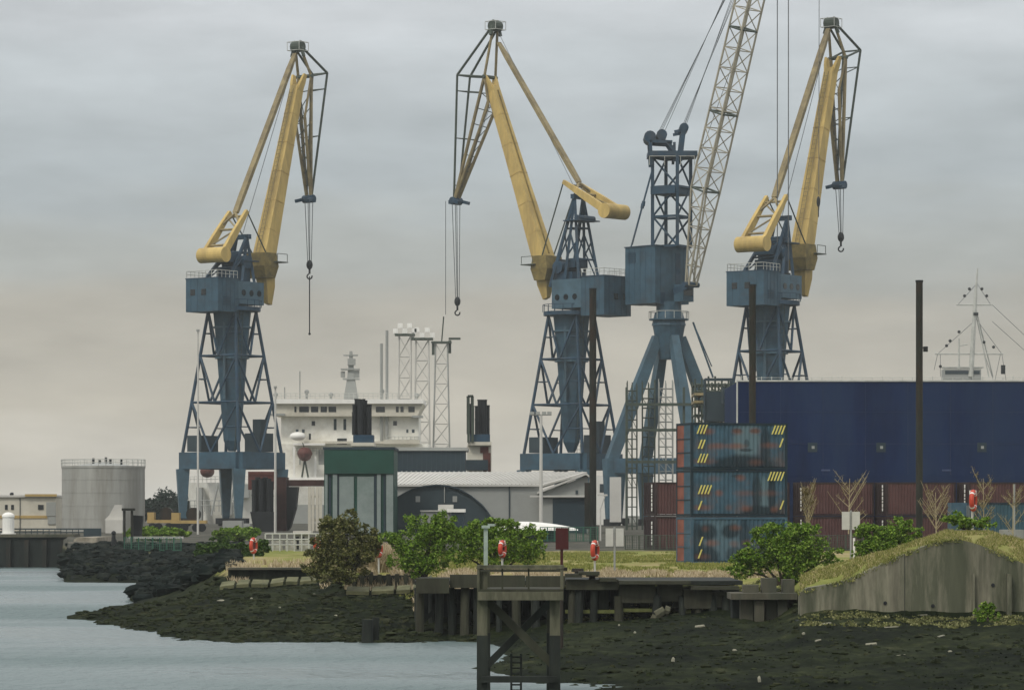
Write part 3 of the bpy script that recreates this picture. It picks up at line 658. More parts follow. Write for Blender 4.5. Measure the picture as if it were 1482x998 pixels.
    jt = J(1186, -262); m = MB(); m.tube(tip-V*.6, jt, .16, 5); m.tube(tip+V*.6, jt, .16, 5); m.tube(tip+n_*2.4*(1 if n_.z > 0 else -1), jt, .1, 5); m.tube(tip, tip+n_*2.4*(1 if n_.z > 0 else -1), .12, 5); m.build('fly_arm', BOOMW, bm_)
    m = MB(); m.tube(ft-V*1.5, ft+V*1.5, .4, 10); m.beam(ft, cen+U*1.5+K*38.6, 1.0, 1.0); m.build('boom_foot_bracket', BLUE_D, root)
    m = MB()
    for px, py, k in ((953, 192, -.9), (955, 192, -.3), (958, 190, .3), (961, 192, .9), (987, 184, -.8), (989, 184, -.2), (990, 183, .3), (992, 184, .8)):
        yy = Vector((0, k*2.2, 0)); m.tube(W(px, py, D)+yy, tip-ax*(4.5+3.6*k)+V*k*2.0, .05, 4)
    m.tube(W(1000, 262, D), J(1072, 60), .05, 4)
    m.build('luffing_rope', ROPE, root)
    m = MB()
    for px in (1125, 1141): m.tube(Vector((X(px, tip.y), tip.y, tip.z)), Vector((X(px, tip.y), tip.y, Zz(400, tip.y))), .075, 5)
    m.tube(jt, Vector((X(1185, jt.y), jt.y, Zz(282, jt.y))), .05, 5); m.build('hoist_rope', ROPE, root)
    m = MB(); y = tip.y; m.box((X(1133, y), y, Zz(405, y)), (2.2, .9, 2.0)); m.tube((X(1133, y), y, Zz(415, y)), (X(1133, y), y, Zz(430, y)), .3, 8); m.build('hook_block', BLACK, root)
    m = MB(); p = Vector((X(1184.5, jt.y), jt.y, Zz(292, jt.y))); m.ball(p, (.28, .28, .8), 8, 6); m.tube(p, p-K*2.2, .08, 5); m.build('auxiliary_hook', BLACK, root)
    return root
boom_crane()
# ---------------------------------------------------------------- far ship with white superstructure
def win_row(par, D, y0, y1, xs, m=GLASS, name='window'):
    for x0, x1 in xs: w_ = MB(); w_.slab(x0, y0, x1, y1, D-.06, .1); w_.build(name, m, par)
def rail(mb, x0, y0, x1, D, h=1.1, n=8, r=.05):
    a = W(x0, y0, D); b = W(x1, y0, D)
    for k in range(n+1): p = a.lerp(b, k/n); mb.tube(p, p+Vector((0, 0, h)), r, 4)
    for t in (1, .55): mb.tube(a+Vector((0, 0, h*t)), b+Vector((0, 0, h*t)), r, 4)
D = 620
ship = thing('cargo_ship', W(500, 770, D+8), 'white ship with a long bridge and brown lifeboat moored behind the green building', 'ship')
m = MB(); m.loft([[W(x, y, D+d_) for x, y, d_ in ((268,698,9),(285,772,9),(285,772,11),(268,698,11))], [W(x, y, D+d_) for x, y, d_ in ((300,698,0),(312,772,2),(312,772,20),(300,698,22))], [W(x, y, D+d_) for x, y, d_ in ((700,698,0),(690,772,2),(690,772,20),(700,698,22))]])
hu = m.build('hull', WHITE, ship)
m = MB(); m.slab(410, 730, 470, 772, D-.3, .25); m.prism([(418,772),(440,735),(468,730),(468,772)], D-.6, .3); m.build('hull_band', GREY, hu)
m = MB(); rail(m, 275, 698, 360, D+1, 1.1, 14); m.build('deck_railing', RAILW, hu)
m = MB(); m.slab(398, 642, 620, 698, D+4, 16); lo = m.build('lower_deckhouse', WHITE, ship)
m = MB(); m.slab(407, 602, 606, 642, D+5, 14); up = m.build('upper_deckhouse', WHITE, ship)
m = MB(); m.prism([(397,584),(612,584),(604,602),(400,602)], D+3, 16); br_ = m.build('bridge', CREAM, ship)
m = MB(); m.slab(394, 577.5, 613, 583.8, D+2.2, 18); m.build('bridge_roof', WHITE2, br_)
win_row(br_, D+3, 588, 596, ((433,447),(450,460.5),(464,473),(475.5,486.5),(544,557),(573,577),(579.5,584),(591,600),(426,429)))
m = MB(); m.slab(390, 598, 412, 601, D+2, 3); m.slab(596, 601, 612, 604, D+2, 3); m.build('bridge_wing', GREY, br_)
win_row(up, D+5, 609, 615.5, ((451,456),(569,574.5)), GLASS); win_row(up, D+5, 606, 622, ((483,487),(497,501)), SLATE, 'doorway')
win_row(lo, D+4, 627, 636, ((447,450),), GLASS); win_row(lo, D+4, 621, 626, ((428,432),(437,441),(588,591),(596,600)), SLATE)
m = MB(); m.slab(430, 600, 470, 602.5, D+3.5, 2); m.slab(440, 638, 600, 641.6, D+2.5, 3); m.slab(555, 636, 607, 642, D+2, 2.4); m.build('deck_ledge', CREAM, up)
m = MB(); rail(m, 424, 657, 470, D+3.2, 1.2, 8, .06); rail(m, 560, 641, 606, D+2.4, 1.2, 8, .06); rail(m, 400, 577, 610, D+3, 1.0, 30, .04); m.build('deck_railing', RAILW, lo)
win_row(lo, D+4, 634, 643, ((488,502),), GLASS)
win_row(lo, D+4, 650, 672, ((461,469),(424,426),(433,435)), GREY, 'panel')
m = MB(); m.slab(424, 641, 470, 644, D+1.5, 3); m.slab(400, 690, 470, 694, D+1, 4); m.slab(455, 660, 457.5, 692, D+1.5, .4); m.slab(424, 646, 427, 692, D+1.5, .4); m.build('boat_deck_frame', WHITE2, lo)
m = MB(); m.ball(W(441, 656, D+1), (1.35, 2.6, 1.15), 14, 10); m.ball(W(441, 659, D+1), (1.2, 2.5, 1.0), 12, 8); lb = m.build('lifeboat', OXRED, ship, True)
m = MB(); m.ball(W(431, 631, D+2), (1.5, 1.5, .8), 12, 8); m.slab(423, 630, 440, 634, D+1, 2); m.build('radar_dome', WHITE2, ship, True)
m = MB(); m.tube(W(437, 690, D+1), W(441, 664, D+1), .18, 6); m.tube(W(446, 690, D+1), W(441, 664, D+1), .18, 6); m.tube(W(438, 640, D+1), W(441, 650, D+1), .1, 5); m.build('davit', GRNSTEEL, lb)
m = MB(); m.loft([box_ring(W(508, 577, D+8), Vector((1, 0, 0)), 2.6, Vector((0, 1, 0)), 2.4), box_ring(W(508, 545, D+8), Vector((1, 0, 0)), 1.3, Vector((0, 1, 0)), 1.3), box_ring(W(508, 508, D+8), Vector((1, 0, 0)), .5, Vector((0, 1, 0)), .5)])
m.slab(493, 533, 520, 535, D+7, 2); m.slab(496, 547, 520, 549, D+7, 2); m.slab(497, 513, 518, 515, D+7.5, .6); m.slab(503, 519, 514, 528, D+7, 1.5); m.slab(493, 537, 499, 546, D+7.5, 1); m.slab(512, 536, 520, 546, D+7.5, 1)
m.build('radar_mast', GREY, ship)
for px, py in ((434, 537), (552, 497), (560, 478), (412, 560)):
    m = MB(); m.tube(W(px, 640 if px > 500 else 577, D+4.4), W(px, py, D+4.4), .12 if px < 500 else .3, 6); m.build('pole', GREY, ship)
m = MB()
for px, py in ((399, 571), (444, 567), (479, 571), (553, 566), (603, 572)): m.tube(W(px, 577, D+6), W(px, py, D+6), .25, 6); m.ball(W(px, py, D+6), .45, 8, 6)
m.build('antenna', GREY, ship)
m = MB(); m.slab(284, 705, 292, 760, D-1, 3); m.slab(343, 700, 360, 720, D-1, 4); m.slab(320, 726, 336, 745, D-1, 2); rail(m, 275, 740, 345, D-2, 2, 10, .07); m.build('deck_gear', GREY, ship)
m = MB(); m.ball(W(300, 682, D-1), (1.3, 2.2, 1.1), 12, 8); m.build('lifeboat', OXRED, ship, True)
# lattice masts beyond the ship
def lattice_mast(px, ytop, ybot, wt, wb, D, label, lamps):
    a, b = W(px, ybot, D), W(px, ytop, D)
    r = thing('lattice_mast', Vector((a.x, D, 3.3)), label, 'mast', 'lattice masts beyond the white ship')
    e1, e2 = Vector((1, 0, 0)), Vector((0, 1, 0))
    r0, r1 = box_ring(Vector((a.x, D, 3.3)), e1, wb, e2, wb), box_ring(b, e1, wt, e2, wt)
    m = MB(); q = MB()
    for i in range(4): m.tube(r0[i], r1[i], .15, 6); lattice_face(q, r0[i], r1[i], r0[(i+1) % 4], r1[(i+1) % 4], 9, .065, 'x')
    c = m.build('mast_chords', GREY if lamps == 2 else GREYL, r); q.build('mast_bracing', GREYL, c)
    m = MB(); m.box(b+Vector((0, 0, .2)), (wt*1.7, wt*1.7, .3)); m.build('mast_platform', GRNSTEEL, r)
    m = MB()
    for k in range(5): m.box(b+Vector(((-1+k*.5)*wt*.8, -.4, .9+(k % 2)*1.0)), (.9, .8, .9))
    if lamps == 2: m = MB(); m.box(b+Vector((-wt*.7, 0, -.9)), (.5, .8, 2.4)); m.box(b+Vector((wt*.7, 0, -.6)), (.5, .8, 2.4)); m.box(b+Vector((wt*1.1, 0, .9)), (2.2, .4, .4)); m.tube(b, b+Vector((.4, 0, 5)), .14, 6)
    m.build('lamp_head', WHITE2 if lamps != 2 else GRNSTEEL, r)
lattice_mast(586, 486, 640, 2.2, 2.6, 650, 'pale lattice mast carrying white lamp boxes, leftmost of the three beyond the ship', 1)
lattice_mast(611, 492, 650, 2.4, 3.2, 650, 'pale lattice mast with small white lamps, middle one of the three beyond the ship', 1)
lattice_mast(639, 497, 655, 2.2, 3.6, 640, 'grey lattice mast with a dark head, rightmost of the three beyond the ship', 2)

# ---------------------------------------------------------------- navy hull ship on the right with its scaffolding
D = 350
nh = thing('navy_ship', W(1300, 770, D+10), 'long navy blue ship hull towering over the maroon containers', 'ship')
m = MB(); x0, x1 = X(1068, D), X(1760, D); zt, zb = Zz(552, D), 2.4
m.loft([[Vector((x, D+1.5, zb)), Vector((x, D+.2, 6)), Vector((x, D, 9)), Vector((x, D, zt)), Vector((x, D+22, zt)), Vector((x, D+22, zb))] for x in (x0, x0+12, x0+30, x1)])
hl = m.build('hull', HULL, nh)
m = MB(); m.frame((x0-.1, D-.12, zt), (x1-x0+.2, 0, 0), (0, .5, 0), (0, 0, .16)); m.frame((x0-.16, D-.1, zb+2), (.15, 0, 0), (0, .3, 0), (0, 0, zt-zb-2)); m.build('deck_edge', RAILW, hl)
m = MB()
for k in range(48):
    x = x0+.4+k*1.02; h = .35+.3*random.random(); m.tube((x, D+.5, zt), (x, D+.5, zt+h), .035, 4)
m.tube((x0, D+.5, zt+.42), (x1, D+.5, zt+.42), .02, 4)
m.build('deck_railing', RAILW, hl)
for px in (1176, 1275, 1421, 1530):
    p = W(px, 647, D); m = MB(); m.box((p.x, D-.02, p.z), (.95, .08, .95)); pt = m.build('port_recess', NAVYG, hl)
    m = MB(); m.box((p.x+.05, D-.09, p.z), (.28, .08, .28)); m.build('port_light', GREY, pt)
for px in (1195, 1370): m = MB(); p = W(px, 680, D); m.box((p.x, D-.02, p.z), (.9, .06, .18)); m.build('draught_mark', mat('faded_mark_blue', (.05,.07,.14)), hl)
m = MB()
for k in range(1, 12): m.frame((x0+k*4.3, D-.03, 9.1), (.05, 0, 0), (0, .05, 0), (0, 0, zt-9.3))
for z in (12.2, 15.4): m.frame((x0+.2, D-.034, z), (x1-x0-1, 0, 0), (0, .05, 0), (0, 0, .05))
m.build('plate_seam', mat('weld_seam_navy', (.006,.016,.06), .5), hl)
# masthead ship far behind
D = 700
ms = thing('masted_ship', W(1400, 560, D), 'pale tripod mast with yards and rigging above the navy hull, a far ship behind it', 'ship')
m = MB(); m.slab(1366, 534, 1420, 556, D, 4); m.slab(1335, 552, 1482, 770, D+2, 14); m.build('hull', GREY, ms)
m = MB(); m.slab(1368, 536, 1418, 541, D-.1, .2); m.build('wheelhouse_band', SLATE, ms)
m = MB(); m.tube(W(1405, 545, D), W(1412, 425, D), .55, 8, .35); m.tube(W(1412, 425, D), W(1415, 388, D), .3, 8, .1); m.tube(W(1431, 545, D), W(1413, 450, D), .15, 6); m.tube(W(1437, 545, D+3), W(1413, 450, D), .15, 6); mm = m.build('mast', RAILW, ms)
for (a, b, y) in ((1384, 1435, 441), (1353, 1452, 512)): m = MB(); m.tube(W(a, y, D), W(b, y, D), .17, 6); m.build('yard', RAILW, mm)
m = MB()
for a, b in (((1414,410),(1386,441)),((1414,410),(1434,441)),((1413,462),(1357,512)),((1413,462),(1450,512)),((1357,512),(1352,535)),((1361,512),(1361,545)),((1450,512),(1456,550)),((1448,512),(1440,550)),((1412,455),(1424,510)),((1424,510),(1437,548)),((1436,441),(1520,520)),((1436,465),(1520,540))):
    m.tube(W(*a, D), W(*b, D), .05, 4)
m.build('rigging', ROPE, mm)
m = MB()
for px, py in ((1403,418),(1396,428),(1421,418),(1428,428),(1388,480),(1375,493),(1370,500),(1361,530),(1424,495),(1438,502)): m.ball(W(px, py, D), .33, 8, 6)
m.build('signal_lamp', BLACK, mm)
m = MB(); m.slab(1449, 528, 1455, 541, D-.3, .5); m.slab(1409, 452, 1416, 456, D-.6, 1); m.build('signal_box', BLACK, mm)
m = MB(); m.tube(W(1388, 535, D), W(1388, 490, D), .2, 6); m.tube(W(1389, 500, D), W(1401, 498, D), .12, 5); m.slab(1365, 530.5, 1424, 532, D, 3); rail(m, 1366, 533, 1420, D-.4, .0, 6, .07); m.build('signal_pole', RAILW, ms)

# scaffolding and steel frames
def scaffold(x0, x1, y0, y1, D, nb, lv, label, dep=6, t=.16, mtl=None, boards=()):
    r = thing('scaffold_tower', Vector((X((x0+x1)/2, D), D+dep/2, 3.0)), label, 'scaffold', 'scaffolds beside the navy hull')
    xa, xb = X(x0, D), X(x1, D); z1 = Zz(y0, D)
    m = MB()
    for k in range(nb+1):
        x = xa+(xb-xa)*k/nb
        for yy in (D, D+dep): m.beam((x, yy, 3.0), (x, yy, z1+random.random()*.8), t, t)
    up_ = m.build('upright', mtl or GRNSTEEL, r)
    m = MB()
    for py in lv:
        z = Zz(py, D)
        for yy in (D, D+dep): m.tube((xa, yy, z), (xb, yy, z), t*.5, 5)
        for k in range(nb+1): x = xa+(xb-xa)*k/nb; m.tube((x, D, z), (x, D+dep, z), t*.4, 5)
    for a, b in zip(lv, lv[1:]):
        for k in range(nb):
            if random.random() < .6: xk = xa+(xb-xa)*k/nb; m.tube((xk, D, Zz(a, D)), (xk+(xb-xa)/nb, D, Zz(b, D)), t*.3, 4)
    m.build('crossbar', mtl or GRNSTEEL, r)
    for py in boards: m = MB(); m.frame((xa-.1, D-.2, Zz(py, D)), (xb-xa+.2, 0, 0), (0, dep+.3, 0), (0, 0, .28)); m.build('platform_board', STRAW, r)
    return r
scaffold(908, 922, 560, 770, 430, 2, [565+k*14 for k in range(15)], 'narrow green steel scaffold tower, leftmost of those left of the navy hull', 1.5, .13)
scaffold(930, 948, 556, 770, 432, 2, [562+k*14 for k in range(15)], 'narrow green scaffold tower rising over the left maroon containers', 1.6, .13)
scaffold(954, 974, 556, 770, 434, 2, [562+k*12 for k in range(17)], 'narrow pale scaffold tower just left of the painted blue containers', 1.7, .13, GREY)
scaffold(1006, 1064, 553, 770, 380, 6, (556, 566, 586, 600, 612, 640, 680), 'wide dark scaffold with timber boards at the left end of the navy hull', 6, .2, None, (572, 583))
r = thing('pipe_gantry', W(975, 770, 424), 'dark horizontal steel gantry linking the scaffold towers', 'gantry')
m = MB()
for y in (585, 622, 668): m.beam(W(906, y, 427), W(1066, y, 427), .35)
m.build('gantry_beam', GRNSTEEL, r)
m = MB()
for px in (907, 990, 1065): m.beam(W(px, 770, 427)+Vector((0, .4, 0)), W(px, 560, 427)+Vector((0, .4, 0)), .3)
m.build('gantry_post', GRNSTEEL, r)
m = MB(); m.frame(W(1022, 608, 376)-Vector((0, 0, .1)), (2.7, 0, 0), (0, 3, 0), (0, 0, 3.2)); m.frame(W(1046, 584, 373), (1.4, 0, 0), (0, 2, 0), (0, 0, 1.8))
m.tube(W(1020, 770, 376), W(1020, 548, 376), .16, 6); m.tube(W(1058, 770, 376), W(1058, 548, 376), .16, 6); m.beam(W(1020, 549, 376), W(1062, 549, 376), .3)
single(m, 'gangway_tower', SLATE, 'dark access tower and cabin against the end of the navy hull', 'tower')

# ---------------------------------------------------------------- buildings on the yard
def window_at(par, x0, y0, x1, y1, D, m=GLASS, name='window'):
    w_ = MB(); w_.slab(x0, y0, x1, y1, D-.07, .1); return w_.build(name, m, par)
D = 340
gb = thing('green_building', W(520, 771, D+5), 'tall green clad building with pale vertical door panels below a plain green top', 'building')
m = MB(); m.slab(469, 650, 570, 774, D, 11); wl = m.build('wall', GREEN, gb)
m = MB(); m.slab(467.5, 646.5, 571.5, 650.2, D-.3, 11.6); m.build('roof', NAVYG, gb)
m = MB(); m.slab(469.5, 651, 569.5, 685, D-.35, .33); m.build('fascia', GREEN, wl)
for x0, x1 in ((491, 512), (517, 541)): m = MB(); m.slab(x0, 689, x1, 773, D-.12, .1); m.build('door', GREENL, wl)
for x0, x1 in ((470, 474), (481.5, 488), (545.5, 551), (559, 569)): m = MB(); m.slab(x0, 686, x1, 773, D-.22, .2); m.build('pilaster', GREENL, wl)
for x0, x1 in ((476, 479), (488.5, 490.5), (541.5, 545), (555, 558)): m = MB(); m.slab(x0, 686, x1, 773, D-.1, .08); m.build('drainpipe', NAVYG, wl)
D = 394
sb = thing('dark_workshop', W(622, 770, D+4), 'dark teal box shaped workshop rising behind the pale warehouse roof', 'workshop')
m = MB(); m.slab(566, 652, 673, 774, D, 9); bk = m.build('wall', NAVYG, sb)
m = MB(); m.slab(565, 647, 677, 651.8, D-.3, 9.6); m.build('roof', GREY, sb)
m = MB()
for k in range(14): m.slab(575+k*7, 652, 576+k*7, 720, D-.07, .06)
m.build('cladding_rib', SLATE, bk)

D = 352
ah = thing('arched_hangar', W(640, 774, D+6), 'dark round roofed hangar with two small square lights in its gable', 'hangar')
arc = [(560,774),(560,735),(571,723),(583,715.5),(596,709),(613,704.5),(632,702.5),(650,704),(664,708),(680,717),(697,731),(705,741),(712,752),(716,774)]
m = MB(); m.prism(arc, D, 14); wl = m.build('wall', SLATE, ah)
m = MB()
for (a, b) in zip(arc[1:-1], arc[2:-1]):
    p, q = W(*a, D), W(*b, D); m.loft([[p+Vector((0, -.3, 0)), q+Vector((0, -.3, 0)), q+Vector((0, -.3, .14)), p+Vector((0, -.3, .14))], [p+Vector((0, 14.2, 0)), q+Vector((0, 14.2, 0)), q+Vector((0, 14.2, .14)), p+Vector((0, 14.2, .14))]])
m.build('roof', NAVYG, ah)
for x0 in (601.5, 655): window_at(wl, x0, 717.5, x0+6.5, 726, D, GREY)
m = MB(); m.slab(642.6, 704, 643.8, 727, D-.2, .12); m.build('flue', GREY, wl)
D = 344
pc = thing('portable_cabin', W(633, 772, D+1), 'small grey cabin with a white rooftop unit in front of the dark hangar', 'cabin')
m = MB(); m.slab(609, 739.5, 652, 772, D, 3); m.build('wall', GREY, pc)
m = MB(); m.slab(608, 738, 653, 739.6, D-.2, 3.4); m.build('roof', GREYL, pc)
m = MB(); m.slab(634, 729.8, 656, 738, D+.8, 1.6); m.build('vent_box', GREYL, pc)
lc = thing('kiosk', W(660, 772, D), 'low teal kiosk with a white flat top right of the grey cabin', 'kiosk')
m = MB(); m.slab(653.5, 741, 672, 772, D-2, 2.4); m.build('wall', NAVYG, lc); m = MB(); m.slab(647, 736, 673.5, 740.8, D-2.2, 2.8); m.build('roof', WHITE2, lc)

D = 368
wh = thing('warehouse', W(745, 770, D+9), 'grey metal warehouse with pale ribbed roof and dark roller door', 'warehouse')
m = MB(); m.slab(560, 703.5, 782, 771, D, 22); wl = m.build('wall', GREY, wh)
m = MB(); y0 = 703.5; e0, e1 = W(556, y0, D-.4), W(786, y0, D-.4); g0, g1 = W(575, 685.5, D+13), W(850, 685.5, D+13)
k0, k1 = Vector((e0.x, D+26, e0.z)), Vector((e1.x, D+26, e0.z)); th_ = Vector((0, 0, .22))
m.loft([[e0, g0, g0+th_, e0+th_], [e1, g1, g1+th_, e1+th_]]); m.loft([[g0, k0, k0+th_, g0+th_], [g1, k1, k1+th_, g1+th_]]); rf = m.build('roof', GREYL, wh)
m = MB()
for k in range(40):
    t = k/40; m.beam(e0.lerp(e1, t)+Vector((0, 0, .25)), g0.lerp(g1, t)+Vector((0, 0, .25)), .12, .08)
m.build('roof_rib', GREYL, rf)
m = MB(); m.prism([(782,771),(782,713.5),(815,701),(847,689),(851,690),(851,771)], D-1.5, 20); wg = m.build('gable_wing', GREY, wh)
m = MB()
for a, b in (((777.5,714.5),(848,686.8)), ((848,686.8),(853,690.5))):
    p, q = W(*a, D-2.2), W(*b, D-2.2); m.loft([[p, q, q+th_, p+th_], [p+Vector((0, 21, 0)), q+Vector((0, 21, 0)), q+Vector((0, 21, 0))+th_, p+Vector((0, 21, 0))+th_]])
m.build('gable_roof', GREYL, wg)
m = MB(); m.slab(800, 720.5, 849, 771, D-1.62, .1); dr_ = m.build('roller_door', NAVYG, wg)
m = MB(); m.slab(767, 716.5, 851, 719, D-2.1, .6); m.build('door_canopy', GREYL, wg)
m = MB(); m.slab(833, 709, 836.5, 714.5, D-1.6, .08); m.build('vent', SLATE, wg)
m = MB(); m.slab(736.3, 704, 738, 771, D-.14, .12); m.build('downpipe', SLATE, wl)

# red and white gangway housing block and the black pipe clusters
def pipes(par, cx, ybase, D, spec, mtl=BLACK, k=1.0):
    for dx, top, r, yy in spec:
        m = MB(); m.tube(W(cx+dx, ybase, D+yy), W(cx+dx, top, D+yy), r, 10); m.tube(W(cx+dx, top+1.5, D+yy), W(cx+dx, top, D+yy), r*1.15, 10); m.tube(W(cx+dx, (top+ybase)/2, D+yy), W(cx+dx, (top+ybase)/2-1.5, D+yy), r*1.12, 10); m.build('pipe', mtl, par)
SP = [(-12,585,.22,0),(-7.5,577,.32,.7),(-3.5,577.5,.3,-.5),(1.5,577,.16,.3),(4.5,579,.16,.9),(8.5,585,.28,0),(11,586,.14,.9),(-14,596,.12,.5)]
def stack_cluster(label, cx, D, y0, spec, deck, house):
    r = thing('exhaust_stack', Vector((X(cx, D), D+1, 3)), label, 'exhaust stack', 'clusters of black upright pipes')
    pipes(r, cx, y0, D+1, spec)
    m = MB(); m.slab(cx-14, y0, cx+15, y0+11, D-.6, 3.4); m.build('pipe_deck', deck, r)
    m = MB(); m.slab(cx-17, y0+11, cx+17, y0+16, D-.9, 4); rr = m.build('deck_slab', CREAM, r)
    return r
r = stack_cluster('cluster of black upright pipes on a navy box above the green building roof', 525, 356, 629, SP, BLUE_D, CREAM)
m = MB(); m.slab(511, 645, 540, 772, 356, 3); m.build('housing', WHITE, r)
SP2 = [(-14.5,584,.22,0),(-9,587,.12,.7),(-4,587,.24,-.5),(1,578,.34,.7),(4,578,.3,.1),(8.5,578,.2,.3),(12,586,.24,.9),(-17,573,.15,.5),(-11,573,.15,.5)]
r = stack_cluster('cluster of black upright pipes on a red and white tower right of the ship', 694, 420, 628, SP2, BLUE_D, CREAM)
m = MB(); m.slab(676, 644, 711, 765, 420, 3.6); h_ = m.build('housing', CREAM, r)
for a, b, c, d_ in ((695,646,707,655),(699,655,710,684)): m = MB(); m.slab(a, b, c, d_, 419.85, .12); m.build('red_panel', OXRED, h_)
m = MB(); m.slab(673, 665, 706, 680, 418, 2); m.build('dark_walkway', NAVYG, h_)
m = MB(); m.beam(W(678, 573, 419), W(678, 640, 419), .3); m.beam(W(684, 573, 419), W(684, 640, 419), .3); m.beam(W(677, 573, 419), W(685, 573, 419), .3); m.build('hose_frame', GRNSTEEL, h_)
r = thing('exhaust_stack', Vector((X(380, 400), 401, 3)), 'low cluster of black pipes on a flared black base between crane legs and ship', 'exhaust stack', 'clusters of black upright pipes')
pipes(r, 380, 740, 401, [(-12,694,.3,0),(-7,690,.3,.6),(-2,692,.3,-.3),(4,690,.3,.5),(9,692,.3,0),(13,696,.25,.7)])
m = MB(); m.prism([(362,740),(398,740),(396,772),(368,772)], 400, 4); m.build('flared_base', BLACK, r)
m = MB(); m.slab(359, 682, 398, 687, 404, 4); m.slab(359, 687, 398, 708, 404.1, 3.6); m.build('red_hopper', OXRED, r)
m = MB(); m.slab(398.5, 690, 414, 770, 410, 5); m.slab(414, 694, 468, 703, 412, 3)
single(m, 'loading_bridge', mat('rust_brown_steel', (.045,.02,.017), .8, .4, 1), 'rust brown steel loading bridge beside the black pipes', 'bridge')
m = MB(); m.prism([(414,704),(431,704),(428,735),(420,762),(413,772),(413,704)], 411, 3); single(m, 'bow_fender', BLACK, 'curved black rubber fender wall below the brown bridge', 'fender')
m = MB()
for px in (448, 453, 459, 464): m.beam(W(px, 770, 408), W(px, 704, 408), .35)
for y in (718, 735, 752): m.beam(W(446, y, 408.2), W(466, y, 408.2), .25)
single(m, 'access_stair', CREAM, 'cream steel stair tower beside the left wall of the green building', 'stair')
# pale container office behind the boom crane legs
D = 560
m = MB(); m.slab(858, 688, 905, 770, D, 8); of = thing('pale_office', W(881, 770, D+4), 'pale office block seen between the legs of the tall crane', 'office'); m.build('wall', WHITE2, of)
for x in (868, 880): window_at(of, x, 700, x+6, 712, D, SLATE)
m = MB(); m.slab(883, 690, 899, 755, 455, 2); single(m, 'crane_counterpost', GREYL, 'light grey steel cabinet column beside the tall crane legs', 'cabinet')
m = MB(); m.slab(697, 700, 700, 703, 500, 1)

# silver tank
D = 380
c = Vector((X(142.5, D), D+4.6, 3.1)); rt = X(203, D)-X(142.5, D); zt = Zz(675, D)
tk = thing('storage_tank', c, 'large weathered silver storage tank with railed roof', 'tank')
m = MB(); m.tube(c, (c.x, c.y, zt), rt, 64); m.build('tank_shell', TANK, tk, False)
m = MB()
for k in range(1, 5): z = c.z+(zt-c.z)*k/5; m.tube((c.x, c.y, z), (c.x, c.y, z+.05), rt+.02, 64)
m.tube((c.x, c.y, zt-.12), (c.x, c.y, zt+.12), rt+.06, 64); m.build('shell_seam', TANK, tk)
m = MB(); m.tube((c.x, c.y, zt), (c.x, c.y, zt+.55), rt, 48, .4); m.build('roof', GREY, tk)
m = MB()
for i in range(36):
    a, b = 2*math.pi*i/36, 2*math.pi*(i+1)/36
    p, q = [Vector((c.x+(rt+.06)*math.cos(t), c.y+(rt+.06)*math.sin(t), zt+.1)) for t in (a, b)]
    m.tube(p, p+Vector((0, 0, .75)), .035, 4)
    for h in (.4, .75): m.tube(p+Vector((0, 0, h)), q+Vector((0, 0, h)), .03, 4)
m.build('roof_railing', RAILW, tk)
m = MB()
for dx, h in ((-1.0, .9), (.4, 1.0), (.9, .8), (2.1, .8), (-.3, .7)): m.tube((c.x+dx, c.y-1, zt+.2), (c.x+dx, c.y-1, zt+h+.1), .14, 8)
m.build('roof_valve', BLACK, tk)
m = MB(); m.slab(152.5, 752, 177, 790, 372, 2.4); ph = m.build('pump_house', GREYL, tk)
m = MB(); m.prism([(158,745),(166,730),(176,730),(178,752),(151,752)], 373, 1.5); m.build('pipe_hood', GREYL, ph)
# dock frame beside the tank
r = thing('dock_frame', W(187, 782, 300), 'black goalpost dock frame with a dark panel right of the tank', 'frame')
m = MB(); m.beam(W(180, 783, 300), W(180, 736, 300), .2); m.beam(W(191, 783, 300), W(191, 736, 300), .2); m.build('post', PILE, r)
m = MB(); m.slab(176, 735, 195, 738.5, 299.7, .5); m.build('top_beam', PILE, r)
m = MB(); m.prism([(189,778),(192,745),(206,746),(206,752),(203,778)], 300.5, 1); m.build('hung_panel', BLACK, r)
# building left
D = 400
lb_ = thing('quay_building', W(30, 770, D+5), 'long cream quayside building with ochre bands, left of the silver tank', 'building')
m = MB(); m.slab(-60, 719, 81, 770, D, 10); wl = m.build('wall', CREAM, lb_)
m = MB(); m.slab(-60, 716, 82, 719, D-.3, 10.5); m.build('roof', GREYL, lb_)
m = MB(); m.slab(36, 714.5, 82, 718, D-.45, .2); m.slab(-60, 745.5, 68, 749.5, D-.1, .12); m.build('ochre_band', YBAND, wl)
for x0, x1 in ((7, 11), (16, 20), (55, 63)): window_at(wl, x0, 730, x1, 737, D)
m = MB(); m.slab(67, 726, 80.5, 746, D-.15, .2); m.slab(69, 747, 80.5, 758, D-.15, .2); m.build('shutter', GREY, wl)
m = MB(); m.slab(28.5, 719, 29.3, 770, D-.12, .1); m.slab(-20, 719, -19, 770, D-.12, .1); m.build('downpipe', SLATE, wl)
m = MB(); m.ball(W(17, 714.5, D+2), (.25, .6, .2), 8, 6); m.tube(W(17, 716, D+2), W(19, 712, D+2), .05, 4); m.build('aerial', BLACK, lb_)
